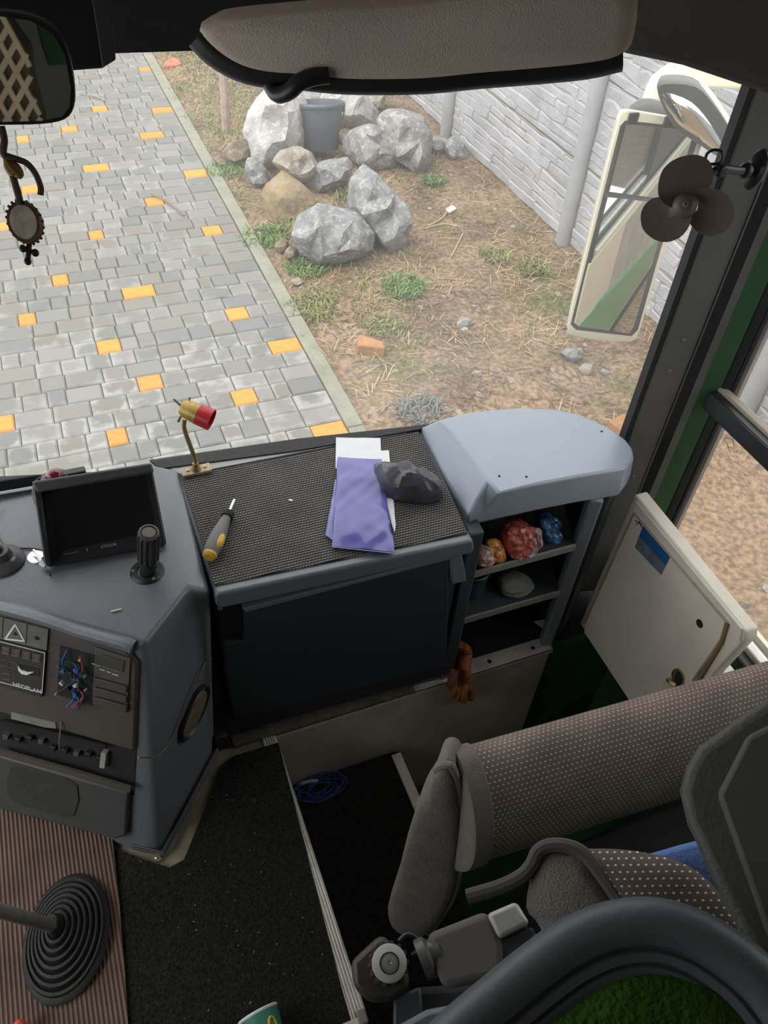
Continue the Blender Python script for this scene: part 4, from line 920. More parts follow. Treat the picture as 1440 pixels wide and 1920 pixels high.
# window ledge bits right of it
a = X(1352, 1262, 1.15)
tag(MB().box(a+V((0, 0, -.01)), (.05, .05, .05)).build('latch_block', M('white_nylon', (.62, .60, .57), .5), bevel=.006), 'small white latch block between cream panel and window sill', 'latch')
# ================================================================== things on the dash
DZ = 1.287
sdv = thing('screwdriver', 'screwdriver with grey and yellow handle lying on the dash mat', 'screwdriver', Z(410, 1000, DZ))
a, b = Z(440, 936, DZ+.010), Z(391, 1046, DZ+.016); d_ = (b-a).normalized(); L = (b-a).length
MB().lathe([(.0005, 0), (.0028, .002), (.0034, .008), (.0034, .03), (.0034, L*.36)], a, d_, 12).build('blade', CHR, sdv)
MB().lathe([(.006, L*.24), (.0125, L*.25), (.0135, L*.30), (.0125, L*.33), (.0095, L*.335)], a, d_, 16).build('collar', BLKM, sdv)
MB().lathe([(.0095, L*.33), (.010, L*.38), (.0125, L*.48), (.0155, L*.62), (.0165, L*.78), (.0150, L*.92), (.0135, L*.94)], a, d_, 20).build('grip', M('grip_grey', (.15, .15, .15), .6), sdv)
MB().lathe([(.0137, L*.935), (.0135, L*.97), (.0095, L*1.0), (.001, L*1.005)], a, d_, 20).build('end_cap', M('tool_yellow', (.62, .38, .05), .5), sdv)
sdx = d_.cross(V((0, 0, 1))).normalized()
MB().tube(smooth_path([a+d_*L*q+(V((0, 0, .6))-sdx*.8).normalized()*r_ for q, r_ in ((.64, .012), (.72, .0135), (.82, .0135), (.9, .010))], 3), [.002, .005, .007, .0075, .0078, .0078, .0075, .006, .004, .002], 8).build('grip_inlay', M('tool_yellow', (.62, .38, .05), .5), sdv)
# papers and purple folder
def sheetgrid(px4, z, nx, ny, wob, th, seed):
    A, B, Cc, Dd = [Z(x, y, z) for x, y in px4]; mb = MB(); tops = []
    for j in range(ny+1):
        for i in range(nx+1):
            u, v = i/nx, j/ny; p = (A*(1-u)+B*u)*(1-v)+(Dd*(1-u)+Cc*u)*v
            h = ((1-1.8*abs(noise.noise(V((u*1.1+v*.5, v*2.6-u*.8, seed)))))*1.0 + (1-2*abs(noise.noise(V((u*1.6+v*2.2, v*4.2+u*1.5, seed+7)))))*.55)*wob
            e = min(u, 1-u, v, 1-v); h *= min(1, .35+e*6)
            tops.append(p+V((noise.noise(V((v*5, seed, 1)))*.002*(1 if i in (0, nx) else 0), 0, max(h, 0)+th)))
    k = (nx+1)*(ny+1); mb.add(tops + [V((p.x, p.y, z)) for p in tops], [(j*(nx+1)+i, j*(nx+1)+i+1, (j+1)*(nx+1)+i+1, (j+1)*(nx+1)+i) for j in range(ny) for i in range(nx)])
    bd = [i for i in range(nx+1)] + [(j)*(nx+1)+nx for j in range(1, ny+1)] + [ny*(nx+1)+i for i in range(nx-1, -1, -1)] + [j*(nx+1) for j in range(ny-1, 0, -1)]
    for q in range(len(bd)): mb.f.append((bd[q], bd[(q+1) % len(bd)], bd[(q+1) % len(bd)]+k, bd[q]+k))
    mb.f.append(tuple(i+k for i in bd)); return mb
o = sheetgrid([(630, 822), (713, 823), (716, 880), (629, 880)], DZ+.001, 8, 5, .002, .002, 1).build('paper', WHP, smooth=60); tag(o, 'white paper sheet sticking out above the purple folder', 'paper')
o = sheetgrid([(690, 846), (729, 846), (742, 985), (740, 1000)], DZ+.001, 5, 10, .002, .0015, 2).build('paper', WHP, smooth=60); tag(o, 'second white paper peeping out right of the purple folder', 'paper')
PUR = M('purple_vinyl', (.125, .12, .40), .3, var=.05, vs=5, bump=.1, bs=24, coat=.4)
fo = thing('folder', 'purple crinkled vinyl folder lying on the papers on the mat', 'folder', Z(682, 950, DZ+.003))
sheetgrid([(633, 861), (715, 864), (739, 1038), (622, 1026)], DZ+.0035, 22, 34, .0068, .003, 5).build('cover', PUR, fo, smooth=70)
sheetgrid([(629, 900), (640, 900), (634, 1022), (610, 1004)], DZ+.002, 5, 14, .003, .0015, 6).build('inner_page', M('purple_pale', (.22, .22, .45), .4, var=.2), fo, smooth=70)
line([(623, 1025.5), (738, 1037.5)], .0012, M('purple_edge', (.42, .42, .62), .4), fo, 'welded_edge', (Z(622, 1026, DZ+.0075), V((0, 0, 1))))
pl = (Z(765, 900, DZ+.018), V((0, 0, 1)))
pw = MB(); puff(pw, [(700, 868), (722, 865), (752, 866), (778, 880), (806, 895), (829, 909), (826, 928), (806, 934), (775, 934), (745, 930), (722, 918), (706, 895)], pl, .026, .017, 4, crease=.0, prof=[(.8, -1.), (1, -.9), (.97, -.3), (.9, .1), (.8, .4), (.66, .62), (.52, .8), (.38, .9), (.22, .97), (.06, 1.)])
for i, v in enumerate(pw.v):
    t = min(1, max(0, (v.z-DZ-.004)/.012)); q = V((v.x+v.y*.6, v.y-v.x*.6, 0))
    r_ = (1-2.6*abs(noise.noise(V((q.x*12+.3, q.y*22, 3)))))*.013 + (1-2.4*abs(noise.noise(V((q.x*30, q.y*17, 8)))))*.005
    pw.v[i] = v + V((noise.noise(v*30)*.004, noise.noise(v*30+V((5, 0, 0)))*.004, r_*t))
tag(pw.build('black_cloth', M('nylon_black', (.055, .055, .068), .3, var=.15, vs=20, bump=.15, bs=70), smooth=17), 'crumpled black nylon pouch on the purple folder', 'cloth')
tag(MB().box(Z(545, 938, DZ+.001), (.008, .004, .002), Matrix.Rotation(-.7, 3, 'Z')).build('paper_crumb', WHP), 'tiny white crumb in the middle of the mat', 'crumb')
tag(MB().box(Z(218, 1145, 1.289)+V((0, 0, .001)), (.018, .003, .002)).build('splinter', M('splinter_pale', (.7, .6, .45), .7)), 'pale splinter lying on the console top', 'splinter')

# little gooseneck lamp
lp = thing('gooseneck_lamp', 'brass gooseneck reading lamp with red shade at left back of the mat', 'lamp', Z(368, 882, DZ))
fl_ = [(338, 880), (392, 868), (398, 882), (343, 894)]
MB().slab([Z(x, y, DZ+.006) for x, y in fl_], V((0, 0, 1)), .002, .006).build('base_plate', M('plate_tan', (.42, .33, .24), .6, var=.25, vs=60), lp, bevel=.0015)
for x, y in ((352, 882), (384, 875)): MB().lathe([(.004, 0), (.004, .002), (.002, .003)], Z(x, y, DZ+.008), (0, 0, 1), 10).build('plate_screw', BRASS, lp)
nb_ = Z(368, 880, DZ+.008); dv = at(347, 785, 1).__sub__(CAMP)
hx = nb_.y+.004
nk = [nb_, Y(366, 862, hx), Y(359, 842, hx), Y(350, 818, hx), Y(345, 800, hx), Y(346, 785, hx)]
MB().tube(smooth_path(nk, 4), .0048, 10).build('gooseneck', BRASS, lp)
MB().lathe([(.011, 0), (.009, .006), (.0065, .012), (.006, .018)], nb_, (0, 0, 1), 16).build('neck_socket', BRASS, lp)
h0, h1 = Y(338, 762, hx+.005), Y(398, 788, hx-.035); hd = (h1-h0).normalized(); HL = (h1-h0).length
MB().lathe([(.002, 0), (.014, .003), (.019, .012), (.021, HL*.5), (.0215, HL*.56)], h0, hd, 24).build('lamp_housing', M('housing_gold', (.42, .29, .08), .45, .5, var=.25, vs=50), lp)
MB().lathe([(.0212, HL*.54), (.0218, HL*.6), (.0225, HL*.98), (.0205, HL*.985), (.019, HL*.7), (.0005, HL*.68)], h0, hd, 24).build('lamp_shade', M('shade_red', (.52, .02, .035), .35, var=.15), lp)
for k_, (x, y) in enumerate(((325, 748), (334, 790), (356, 745))): 
    q = Y(x, y, hx+.006); c_ = h0 + hd*(.006+.004*k_)
    MB().tube([c_, (c_+q)/2, q], [.003, .0022, .0032 if k_ == 1 else .002], 8).build('thumb_screw', STEEL, lp)

# monitor
mo = thing('monitor', 'black dash monitor with sun hood, its screen off, on the console', 'monitor', Z(190, 990, 1.31))
MA, MB_, MC, MD = Z(92, 1060, 1.30), Z(311, 1020, 1.30), None, None
vdir = V((0, .35, 1)).normalized()
PM = plane3(Z(92, 1062, 1.305), Z(311, 1022, 1.305), Z(92, 1062, 1.305)+V((0, .55, .62)))
NM = PM[1]
pslab([(78, 905), (284, 872), (312, 1018), (306, 1025), (98, 1063), (90, 1060)], PM, 0, .026).build('case', BLK, mo, bevel=.004, seg=3)
pslab([(95, 924), (270, 893), (292, 996), (110, 1034)], PM, .0012).build('screen', M('screen_black', (.008, .008, .009), .12, var=.1), mo)
PM2 = (PM[0]+NM*.001, NM)
txc = M('screen_print', (.45, .45, .45), .5)
text('CYCLON', 'logo', txc, mo, PL(204, 1023, PM2), PL(220, 1020, PM2)-PL(190, 1026, PM2), NM, .0068)
line([(118, 1040), (147, 1034.5)], .001, M('screen_print_dim', (.22, .22, .22), .5), mo, 'button_row', PM2); line([(163, 1028), (163.5, 1033)], .001, txc, mo, 'button_mark', PM2)
hA, hB = PL(64, 906, PM), PL(284, 868, PM)
# hood: top slab and left cheek standing out from the screen
pslab([(66, 902), (284, 868), (289, 886), (76, 922)], PM, .050, .026).build('hood', M('hood_grey', (.06, .06, .058), .55), mo, bevel=.004)
pslab([(64, 908), (78, 906), (98, 1062), (86, 1056)], PM, .022, .02).build('hood_cheek', BLK, mo, bevel=.003)
bs0 = Z(200, 985, 1.30); MB().lathe([(.045, 0), (.04, .008), (.014, .014), (.012, .05)], bs0+V((0, .04, -.002)), (0, .2, 1), 24).build('stand', BLK, mo)

# microphone knob, suction mount, red ball, keys, cables
mk = thing('dash_microphone', 'black ribbed microphone stalk standing on the console before the monitor', 'microphone', Z(277, 1073, 1.288))
kb = Z(277, 1074, 1.287); kt_ = V((kb.x, kb.y, 0)); top_ = Y(279, 1000, kb.y-.022); kax = (top_-kb).normalized(); KL = (top_-kb).length
MB().lathe([(.032, 0), (.032, .004), (.028, .008), (.019, .008), (.018, .002), (.001, .002)], kb, (0, 0, 1), 32).build('base_ring', BLK, mk)
for a_ in (.6, 2.9, 5.0): MB().lathe([(.003, 0), (.003, .001), (.001, .0016)], kb+V((math.cos(a_)*.026, math.sin(a_)*.026, .008)), (0, 0, 1), 8).build('ring_screw', STEEL, mk)
MB().lathe([(.015, .0), (.0155, KL*.32), (.017, KL*.4)], kb, kax, 24).build('stem', BLKM, mk)
n_ = 48
rings = []
kx = kax.orthogonal().normalized(); ky = kax.cross(kx)
for h, r in ((.36, .0175), (.4, .020), (.9, .0205), (.97, .020), (1., .018)):
    rings.append([kb+kax*KL*h+(kx*math.cos(2*math.pi*i/n_)+ky*math.sin(2*math.pi*i/n_))*(r-(.0034 if i % 4 in (0, 1) and h < .99 else 0)) for i in range(n_)])
MB().loft(rings).build('grip', M('grip_black', (.035, .034, .032), .45), mk, smooth=25)
MB().lathe([(.018, KL*.99), (.018, KL*1.02), (.0145, KL*1.03), (.0135, KL*1.0)], kb, kax, 28).build('rim', M('rim_dark', (.05, .05, .05), .5), mk)
MB().lathe([(.0142, KL*1.005), (.011, KL*1.03), (.001, KL*1.036)], kb, kax, 20).build('grille', M('grille_brown', (.24, .20, .17), .7, .3, var=.3, vs=300, bump=.8, bs=900), mk)
su = thing('suction_mount', 'black suction cup mount at left edge of the console', 'mount', Z(8, 1048, 1.289))
sc_ = Z(5, 1052, 1.290)
MB().lathe([(.040, 0), (.040, .003), (.033, .010), (.022, .015), (.017, .03), (.001, .032)], sc_, (0, 0, 1), 32).build('cup', M('mount_grey', (.06, .058, .055), .4), su)
MB().tube([sc_+V((-.0, 0, .028)), sc_+V((-.02, .01, .05)), sc_+V((-.06, .02, .07))], [.012, .011, .010], 12).build('arm', BLK, su)
MB().box(sc_+V((.016, -.012, .012)), (.02, .012, .006), Matrix.Rotation(-.4, 3, 'Z')).build('lever', M('mount_tab', (.16, .16, .15), .4), su, bevel=.002)
rb_ = thing('red_beacon', 'small dark red beacon ball in black ring behind the monitor', 'lamp', Z(103, 900, 1.31))
rbc = PL(103, 893, (PM[0]-NM*.03, NM))
MB().ball(rbc, .0165, n=12).build('lens', M('beacon_red', (.16, .012, .02), .12, coat=.6), rb_)
MB().lathe([(.018, -.012), (.028, -.014), (.028, -.006), (.019, -.003), (.017, -.005)], rbc+V((.0, .01, -.006)), (0, .1, 1), 24).build('ring', BLK, rb_)
MB().box(rbc+V((.03, .015, -.014)), (.05, .018, .012)).build('bracket', BLK, rb_, bevel=.003)
ky_ = thing('car_keys', 'chrome ignition lock with keys at lower left of the monitor', 'keys', Z(70, 1045, 1.289))
kc = Z(69, 1045, 1.289)
MB().lathe([(.0175, 0), (.0165, .003), (.006, .004), (.005, .008), (.001, .008)], kc, (0, 0, 1), 24).build('lock_plate', M('chrome_dull', (.75, .75, .75), .3, .8), ky_)
kd = Z(82, 1056, 1.30); MB().box(kc+(kd-kc)*.5+V((0, 0, .012)), (.004, .03, .016), Matrix.Rotation(.5, 3, 'Z')).build('key_blade', CHR, ky_, bevel=.001)
MB().box(kd+V((0, -.004, .002)), (.012, .016, .005), Matrix.Rotation(.6, 3, 'Z')).build('key_bow', M('key_white', (.55, .53, .5), .5), ky_, bevel=.002)
MB().box(kd+V((.005, -.02, -.008)), (.004, .014, .003), Matrix.Rotation(.4, 3, 'Z')).build('key_bow', BLK, ky_, bevel=.001)
def cable(label, px, z, r=.0016, lift=.004):
    P = [Z(x, y, z)+V((0, 0, lift)) for x, y in px]; return tag(MB().tube(smooth_path(P, 5), r, 6).build('cable', BLK), label, 'cable')
cable('black cable from the left dash edge to the keys', [(-30, 960), (0, 1012), (14, 1026), (36, 1030), (64, 1031), (82, 1034)], 1.289)
cable('black cable hanging down left of the monitor', [(84, 893), (66, 910), (63, 935), (74, 965), (80, 1000), (85, 1040)], 1.312, lift=.006)
cable('curled black wire end at the left picture edge', [(-20, 975), (-4, 968), (4, 956), (5, 950)], 1.289, lift=.02)

# ================================================================== overhead: visor, header box, mirror, pendant, fan
vi = thing('sun_visor', 'wide grey brown padded sun visor above the windscreen', 'visor', at(770, 60, .95))
VP = facing(760, 70, .93, (0, -.0, -.25))
vo = [(374, 52), (392, 36), (430, 24), (600, 8), (760, -2), (1000, -30), (1180, -30), (1190, 60), (1165, 98), (1100, 112), (1000, 122), (900, 130), (800, 140), (700, 142), (630, 140), (560, 132), (500, 128), (450, 116), (405, 88)]
VIS = M('visor_cloth', (.66, .54, .45), .9, var=.05, vs=5, bump=.25, bs=500, spec=.1)
puff(MB(), vo, VP, .018, .028, 3, prof=[(.93, -1), (.985, -.8), (1, -.2), (.99, .5), (.955, .85), (.9, 1.), (.3, 1.05)]).build('pad', VIS, vi, smooth=60)
rim = [PL(x, y, VP) for x, y in [(376, 62), (405, 92), (450, 118), (500, 130), (560, 134), (630, 141), (700, 143), (800, 141), (900, 131), (1000, 123), (1100, 113), (1165, 98)]]
MB().tube(smooth_path([p-VP[1]*.010 for p in rim], 3), .021, 12).build('edge_roll', BLK, vi)
lv = [PL(x, y, VP) + VP[1]*h for x, y, h in ((618, 131, .016), (590, 133, .020), (565, 142, .022), (548, 158, .02), (525, 170, .012), (508, 160, .0), (500, 148, -.01))]
MB().tube(smooth_path(lv, 4), .0085, 12).build('pull_lever', BLK, vi)
MB().tube([PL(1140, 118, VP)-VP[1]*.02, PL(1152, 132, VP)-VP[1]*.03, PL(1166, 128, VP)-VP[1]*.03], .009, 10).build('visor_pivot', BLK, vi)
hb = thing('header_box', 'black roller box with chamfered grey end beside the interior mirror', 'box', at(140, 40, 1.02))
HP = facing(120, 60, 1.0)
pslab([(-60, -80), (205, -80), (217, 112), (192, 128), (140, 132), (-60, 136)], HP, 0, .08).build('box_body', BLKM, hb, bevel=.004)
pslab([(160, -80), (205, -80), (217, 112), (192, 127)], HP, .003, .0).build('box_end', M('box_grey', (.05, .05, .05), .6), hb, bevel=.002)
tr = thing('header_trim', 'grey black trim panel above the coach mirror at windscreen top', 'trim', at(1300, 90, 1.3))
TPn = facing(1250, 60, 1.36)
pslab([(1150, -60), (1600, -60), (1600, 250), (1430, 172), (1280, 122), (1165, 98)], TPn, 0, .06).build('trim_panel', M('header_brown', (.075, .068, .058), .8, var=.1), tr, bevel=.006)
# interior mirror
im = thing('interior_mirror', 'black framed interior mirror at the top left', 'mirror', at(60, 130, .75))
mp_ = at(40, 130, .72); MPn = (mp_, ((CAMP-mp_).normalized() + V((-.12, -1, -.22)).normalized()).normalized())
mout = [(-90, 14), (0, 18), (60, 27), (105, 52), (130, 96), (141, 160), (139, 200), (122, 222), (80, 231), (0, 233), (-90, 234)]
puff(MB(), mout, MPn, .004, .022, 3, prof=[(.75, -1), (.95, -.7), (1, 0), (.985, .8), (.95, 1.)]).build('frame', BLK, im, smooth=50)
mgl = [(-88, 24), (0, 27), (56, 35), (98, 58), (121, 98), (132, 160), (130, 196), (116, 214), (78, 222), (0, 224), (-88, 225)]
gl2 = [PL(x, y, MPn) for x, y in mgl]
MB().slab([p + MPn[1]*.0045 for p in gl2], MPn[1], .001).build('mirror_glass', MIRR, im, smooth=0)
# pendant
pe = thing('hanging_pendant', 'oval medallion with cross hanging from a ribbon under the mirror', 'pendant', at(48, 418, .78))
PD = .76
RBN = M('ribbon_dark', (.13, .09, .065), .8, var=.4, vs=60)
MB().tube(smooth_path([at(x, y, PD) for x, y in ((2, 236), (8, 262), (6, 285), (14, 300), (24, 330), (36, 372), (38, 384))], 4), .0028, 8).build('ribbon', RBN, pe)
MB().tube(smooth_path([at(x, y, PD-.004) for x, y in ((12, 292), (30, 298), (50, 306), (66, 325), (76, 350), (76, 366))], 4), .0026, 8).build('ribbon_tail', RBN, pe)
MB().tube(smooth_path([at(x, y, PD-.002) for x, y in ((10, 296), (20, 312), (33, 326), (32, 334))], 4), [.002, .003, .004, .005, .0055, .006, .006, .0055, .005, .0045, .0035, .003, .002], 8).build('ribbon_knot', M('ribbon_gold', (.34, .17, .03), .6), pe)
mc = at(47, 417, PD); mn = ((CAMP-mc).normalized()+V((-.45, 0, .25))).normalized(); up_ = (at(34, 386, PD)-at(60, 450, PD)).normalized()
MB().lathe([(.0, -.004), (.0155, -.004), (.0163, 0), (.0155, .003), (.0135, .0025), (.0001, .002)], mc, mn, 40, (1.05, .86), up_).build('medallion_rim', M('wood_dark', (.19, .10, .055), .6, var=.3, vs=80), pe)
MB().lathe([(.0132, .0018), (.0126, .0036), (.0001, .004)], mc, mn, 32, (1.05, .86), up_).build('medallion_face', M('medallion_tan', (.72, .62, .47), .5, var=.3, vs=60), pe)
ux_ = mn.cross(up_).normalized()
for i in range(22):
    a_ = 2*math.pi*i/22; MB().ball(mc+(up_*math.cos(a_)*1.05+ux_*math.sin(a_)*.86)*.0163, .0013, n=5).build('rim_bead', M('wood_dark', (.09, .05, .03)), pe)
ca, cb2 = at(55, 455, PD), at(52, 490, PD); ch1, ch2 = at(43, 466, PD), at(66, 474, PD)
CRS = M('cross_dark', (.035, .025, .02), .5)
MB().tube([ca, cb2], .0022, 8).build('cross_upright', CRS, pe, smooth=0); MB().tube([ch1, ch2], .002, 8).build('cross_bar', CRS, pe, smooth=0)
for q in (ch1, ch2, cb2): MB().ball(q, .0032, n=5).build('cross_end', CRS, pe)

# fan on the pillar
fa = thing('pillar_fan', 'three bladed brown fan on a black arm fixed to the windscreen pillar', 'fan', at(1410, 320, 1.5))
fc = at(1284, 385, 1.34); fn = ((CAMP-fc).normalized()+V((.05, 0, .12))).normalized()
FAN = M('fan_brown', (.17, .125, .092), .5, var=.08, vs=8)
fx = (AX-fn*AX.dot(fn)).normalized(); fy = fn.cross(fx)
MB().lathe([(.0, .012), (.006, .012), (.012, .010), (.0165, .004), (.018, -.006), (.018, -.03), (.012, -.034), (0, -.034)], fc, fn, 24).build('hub', FAN, fa)
MB().lathe([(.0045, .011), (.0045, .015), (.0015, .016), (.001, .012)], fc, fn, 12).build('shaft_tip', STEEL, fa)
fpl = (fc, fn)
bl = [[(1236, 372), (1234, 345), (1243, 318), (1262, 300), (1285, 290), (1312, 287), (1334, 298), (1341, 322), (1334, 345), (1312, 356), (1290, 366), (1268, 384), (1256, 388)],
      [(1256, 372), (1232, 366), (1212, 378), (1202, 400), (1206, 428), (1226, 448), (1250, 454), (1274, 446), (1290, 428), (1298, 404), (1290, 392), (1272, 402), (1262, 396)],
      [(1300, 360), (1330, 352), (1358, 362), (1374, 382), (1378, 406), (1364, 430), (1338, 441), (1312, 434), (1296, 418), (1294, 405), (1308, 392), (1308, 376)]]
bm3 = [M('fan_brown', FAN and (.085, .062, .046)), FAN, FAN]
for i, q in enumerate(bl):
    pts = smooth_loop([PL(x, y, fpl) for x, y in q], 3); c_ = fc
    mbq = MB(); f_, b_ = [], []
    cen = sum(pts, V())/len(pts); tdir = fn.cross((cen-fc)).normalized()
    for p in pts:
        tw = (p-cen).dot(tdir)*.38
        f_.append(p + fn*(-.010+tw+.0010)); b_.append(p + fn*(-.010+tw-.0010))
    ctr_f = sum(f_, V())/len(f_); mid = [p*.5+ctr_f*.5 - fn*.003 for p in f_]
    midb = [p*.5+ctr_f*.5 - fn*.005 for p in b_]
    mbq.loft([[p*.1+ctr_f*.9-fn*.0035 for p in f_], mid, f_, b_, midb, [p*.1+ctr_f*.9-fn*.0055 for p in f_]])
    mbq.build('blade', FAN, fa, smooth=60)
jn = at(1350, 318, 1.42); pe2 = at(1418, 318, 1.49)
MB().tube(smooth_path([fc-fn*.03, at(1318, 335, 1.40), jn, at(1385, 320, 1.455), pe2], 4), .0065, 10).build('arm', BLK, fa)
MB().box(jn, (.018, .018, .018)).build('clamp', BLK, fa, bevel=.004)
MB().ball(at(1398, 320, 1.47), .012, n=8).build('ball_joint', BLK, fa)
MB().lathe([(.024, 0), (.022, .008), (.012, .014)], pe2, (CAMP-pe2)+V((-.5, 0, 0)), 20, (1.3, .7), (0, 0, 1)).build('foot_plate', BLK, fa)
MB().tube(smooth_path([at(x, y, 1.41) for x, y in ((1322, 300), (1326, 288), (1338, 281), (1352, 284), (1354, 296), (1346, 306), (1330, 308))], 4), .0022, 8).build('wire_loop', BLK, fa)

# ================================================================== coach mirror outside
ex = thing('coach_mirror', 'cream coach wing mirror with two panes outside the windscreen', 'mirror', at(1160, 420, 2.3))
ED = 2.6; ec = at(1165, 430, ED)
tgt = V((1.3, .5, .9)); EN = ((CAMP-ec).normalized() + (tgt-ec).normalized()).normalized()
EP = (ec, EN)
eo = [(1157, 232), (1164, 212), (1178, 206), (1260, 220), (1318, 228), (1322, 250), (1290, 340), (1250, 455), (1206, 595), (1196, 625), (1182, 640), (1120, 636), (1074, 628), (1064, 612), (1090, 505), (1125, 360)]
puff(MB(), eo, EP, .006, .09, 2, prof=[(.7, -1), (.92, -.8), (1, -.1), (1, .6), (.985, 1.)]).build('housing', CREAMX, ex, smooth=50)
EPg = (ec+EN*.0085, EN)
def pane(name, px):
    o = pslab(px, (ec+EN*.006, EN), .003).build(name, MIRR, ex, smooth=0); return o
pslab([(1163, 236), (1172, 226), (1308, 240), (1312, 252), (1240, 462), (1196, 618), (1184, 630), (1080, 618), (1070, 608)], (ec+EN*.0062, EN), .001).build('gasket', M('gasket_dark', (.05, .05, .05), .6), ex, smooth=0)
pane('upper_pane', [(1168, 238), (1176, 232), (1302, 244), (1262, 370), (1240, 372), (1137, 358)])
pane('lower_pane', [(1132, 368), (1258, 382), (1234, 455), (1188, 612), (1180, 624), (1086, 612), (1076, 604)])
for x, y in ((1187, 222), (1254, 228)): MB().box(PL(x, y, EPg), (.03, .01, .03)).build('clip', BLK, ex, bevel=.003)
arm = puff(MB(), [(1200, 200), (1206, 178), (1222, 142), (1270, 110), (1330, 100), (1400, 118), (1440, 140), (1432, 175), (1380, 165), (1330, 160), (1290, 170), (1260, 185), (1235, 205)], facing(1300, 150, 2.7), .04, .05, 2)
arm.build('arm_cover', CREAMX, ex, smooth=60)
puff(MB(), [(1174, 212), (1200, 184), (1240, 190), (1262, 205), (1255, 222), (1215, 222)], facing(1215, 205, 2.62), .03, .03, 2).build('knuckle', M('knuckle_grey', (.10, .10, .10), .5), ex, smooth=60)
wm = thing('wide_angle_mirror', 'small curved wide angle mirror hanging beside the coach mirror', 'mirror', at(1310, 230, 2.1))
WC = at(1310, 225, 2.45); WN = ((CAMP-WC).normalized() + (V((1.9, .2, 0))-WC).normalized()*.8).normalized(); WPn = (WC, WN)
puff(MB(), [(1232, 166), (1246, 153), (1302, 158), (1336, 190), (1372, 245), (1394, 288), (1384, 304), (1354, 296), (1300, 262), (1264, 236), (1244, 202)], WPn, .008, .07, 3, prof=[(.6, -1), (.9, -.7), (1, -.1), (1, .5), (.98, 1)]).build('housing', M('housing_black', (.09, .09, .085), .5), wm, smooth=50)
puff(MB(), [(1258, 150), (1302, 152), (1340, 184), (1378, 240), (1398, 286), (1390, 290), (1352, 232), (1312, 182), (1290, 166)], (WC-WN*.03, WN), .03, .05, 2).build('back_shell', CREAMX, wm, smooth=60)
puff(MB(), [(1240, 180), (1250, 172), (1296, 190), (1330, 228), (1356, 274), (1346, 286), (1300, 254), (1270, 234), (1252, 208)], (WC+WN*.007, WN), .012, .002, 3, prof=[(.95, -1), (1, 0), (.85, .45), (.55, .8), (.25, .97), (.02, 1.)]).build('pane', MIRR, wm, smooth=80)

# ================================================================== guide seat and near things
st = thing('guide_seat', 'folding guide seat in brown dotted cloth with grey sides, cushion tipped up', 'seat', Z(900, 1500, FZ))
SP0 = Z(838, 1434, 1.30); SP1 = Z(1440, 1262, 1.30); sd_ = (SP1-SP0).normalized(); sb = V((sd_.y, -sd_.x, 0))
if sb.dot(CAMP-SP0) < 0: sb = -sb
def srow(t, dz=0.):
    # section: rounded front top, long face rolling under towards the rear
    base = SP0 + sd_*t
    prof = [(-.04, -.40), (-.055, -.30), (-.055, -.18), (-.05, -.08), (-.032, -.022), (0., .0), (.045, -.015), (.080, -.052), (.102, -.115), (.100, -.18), (.074, -.25), (.036, -.32), (.0, -.39), (-.025, -.44)]
    return [base + sb*a_ + V((0, 0, h)) for a_, h in prof]
secs = [.02, .2, .4, .6, .8]
rings = [smooth_loop(srow(t), 3) for t in secs]; uvs = []
for t, r in zip(secs, rings):
    acc = 0
    for i, p in enumerate(r):
        acc += (p-r[i-1]).length if i else 0; uvs.append((t, acc))
MB().loft(rings, uvs=uvs).build('cushion', SEATF, st, smooth=60)
bnd = []
for t in (.018, .021, .052, .055):
    r = smooth_loop(srow(t), 3); cc_ = sum(r, V())/len(r); kk = .006 if t in (.021, .052) else .0
    bnd.append([p + (p-cc_).normalized()*kk for p in r])
MB().loft(bnd).build('edge_band', GREYF, st, smooth=50)
co = [(821, 1434), (846, 1434), (860, 1470), (866, 1540), (861, 1620), (846, 1682), (806, 1744), (766, 1750), (737, 1732), (729, 1692), (746, 1640), (763, 1570), (784, 1508), (806, 1472)]
cpp = plane3(Z(835, 1440, 1.30), Z(835, 1440, 1.30)+V((0, 0, -.3)), Z(835, 1440, 1.30)+V((-.55, .45, 0)).normalized()*.3)
q_ = Z(838, 1440, 1.30); cpp = (q_, V((-.62, -.78, .10)).normalized())
puff(MB(), co, cpp, .022, .07, 3, prof=[(.7, -1), (.97, -.8), (1, -.1), (.985, .4), (.93, .75), (.75, .95), (.35, 1.)]).build('cushion_side', GREYF, st, smooth=60)
pp = [PL(x, y, cpp)+cpp[1]*.004 for x, y in [(818, 1440), (832, 1432), (848, 1434), (861, 1470), (867, 1540), (862, 1620), (847, 1682), (806, 1746)]]
MB().tube(smooth_path(pp, 4), .0065, 8).build('piping', M('piping_grey', (.16, .145, .13), .9), st)
pp = [PL(x, y, cpp)+cpp[1]*.012 for x, y in [(836, 1446), (845, 1475), (848, 1540), (842, 1620), (828, 1676), (790, 1738)]]
MB().tube(smooth_path(pp, 4), .0028, 8).build('side_seam', M('piping_grey', (.16, .145, .13), .9), st)
prism([(.66, .20), (1.02, .20), (1.02, .46), (.66, .46)], .15, .84).build('pedestal', BLKM, st, bevel=.01)
MB().tube([(.72, .30, .80), (.66, .24, 1.10), (.60, .20, 1.30)], .016, 10).build('support_tube', BLKM, st)
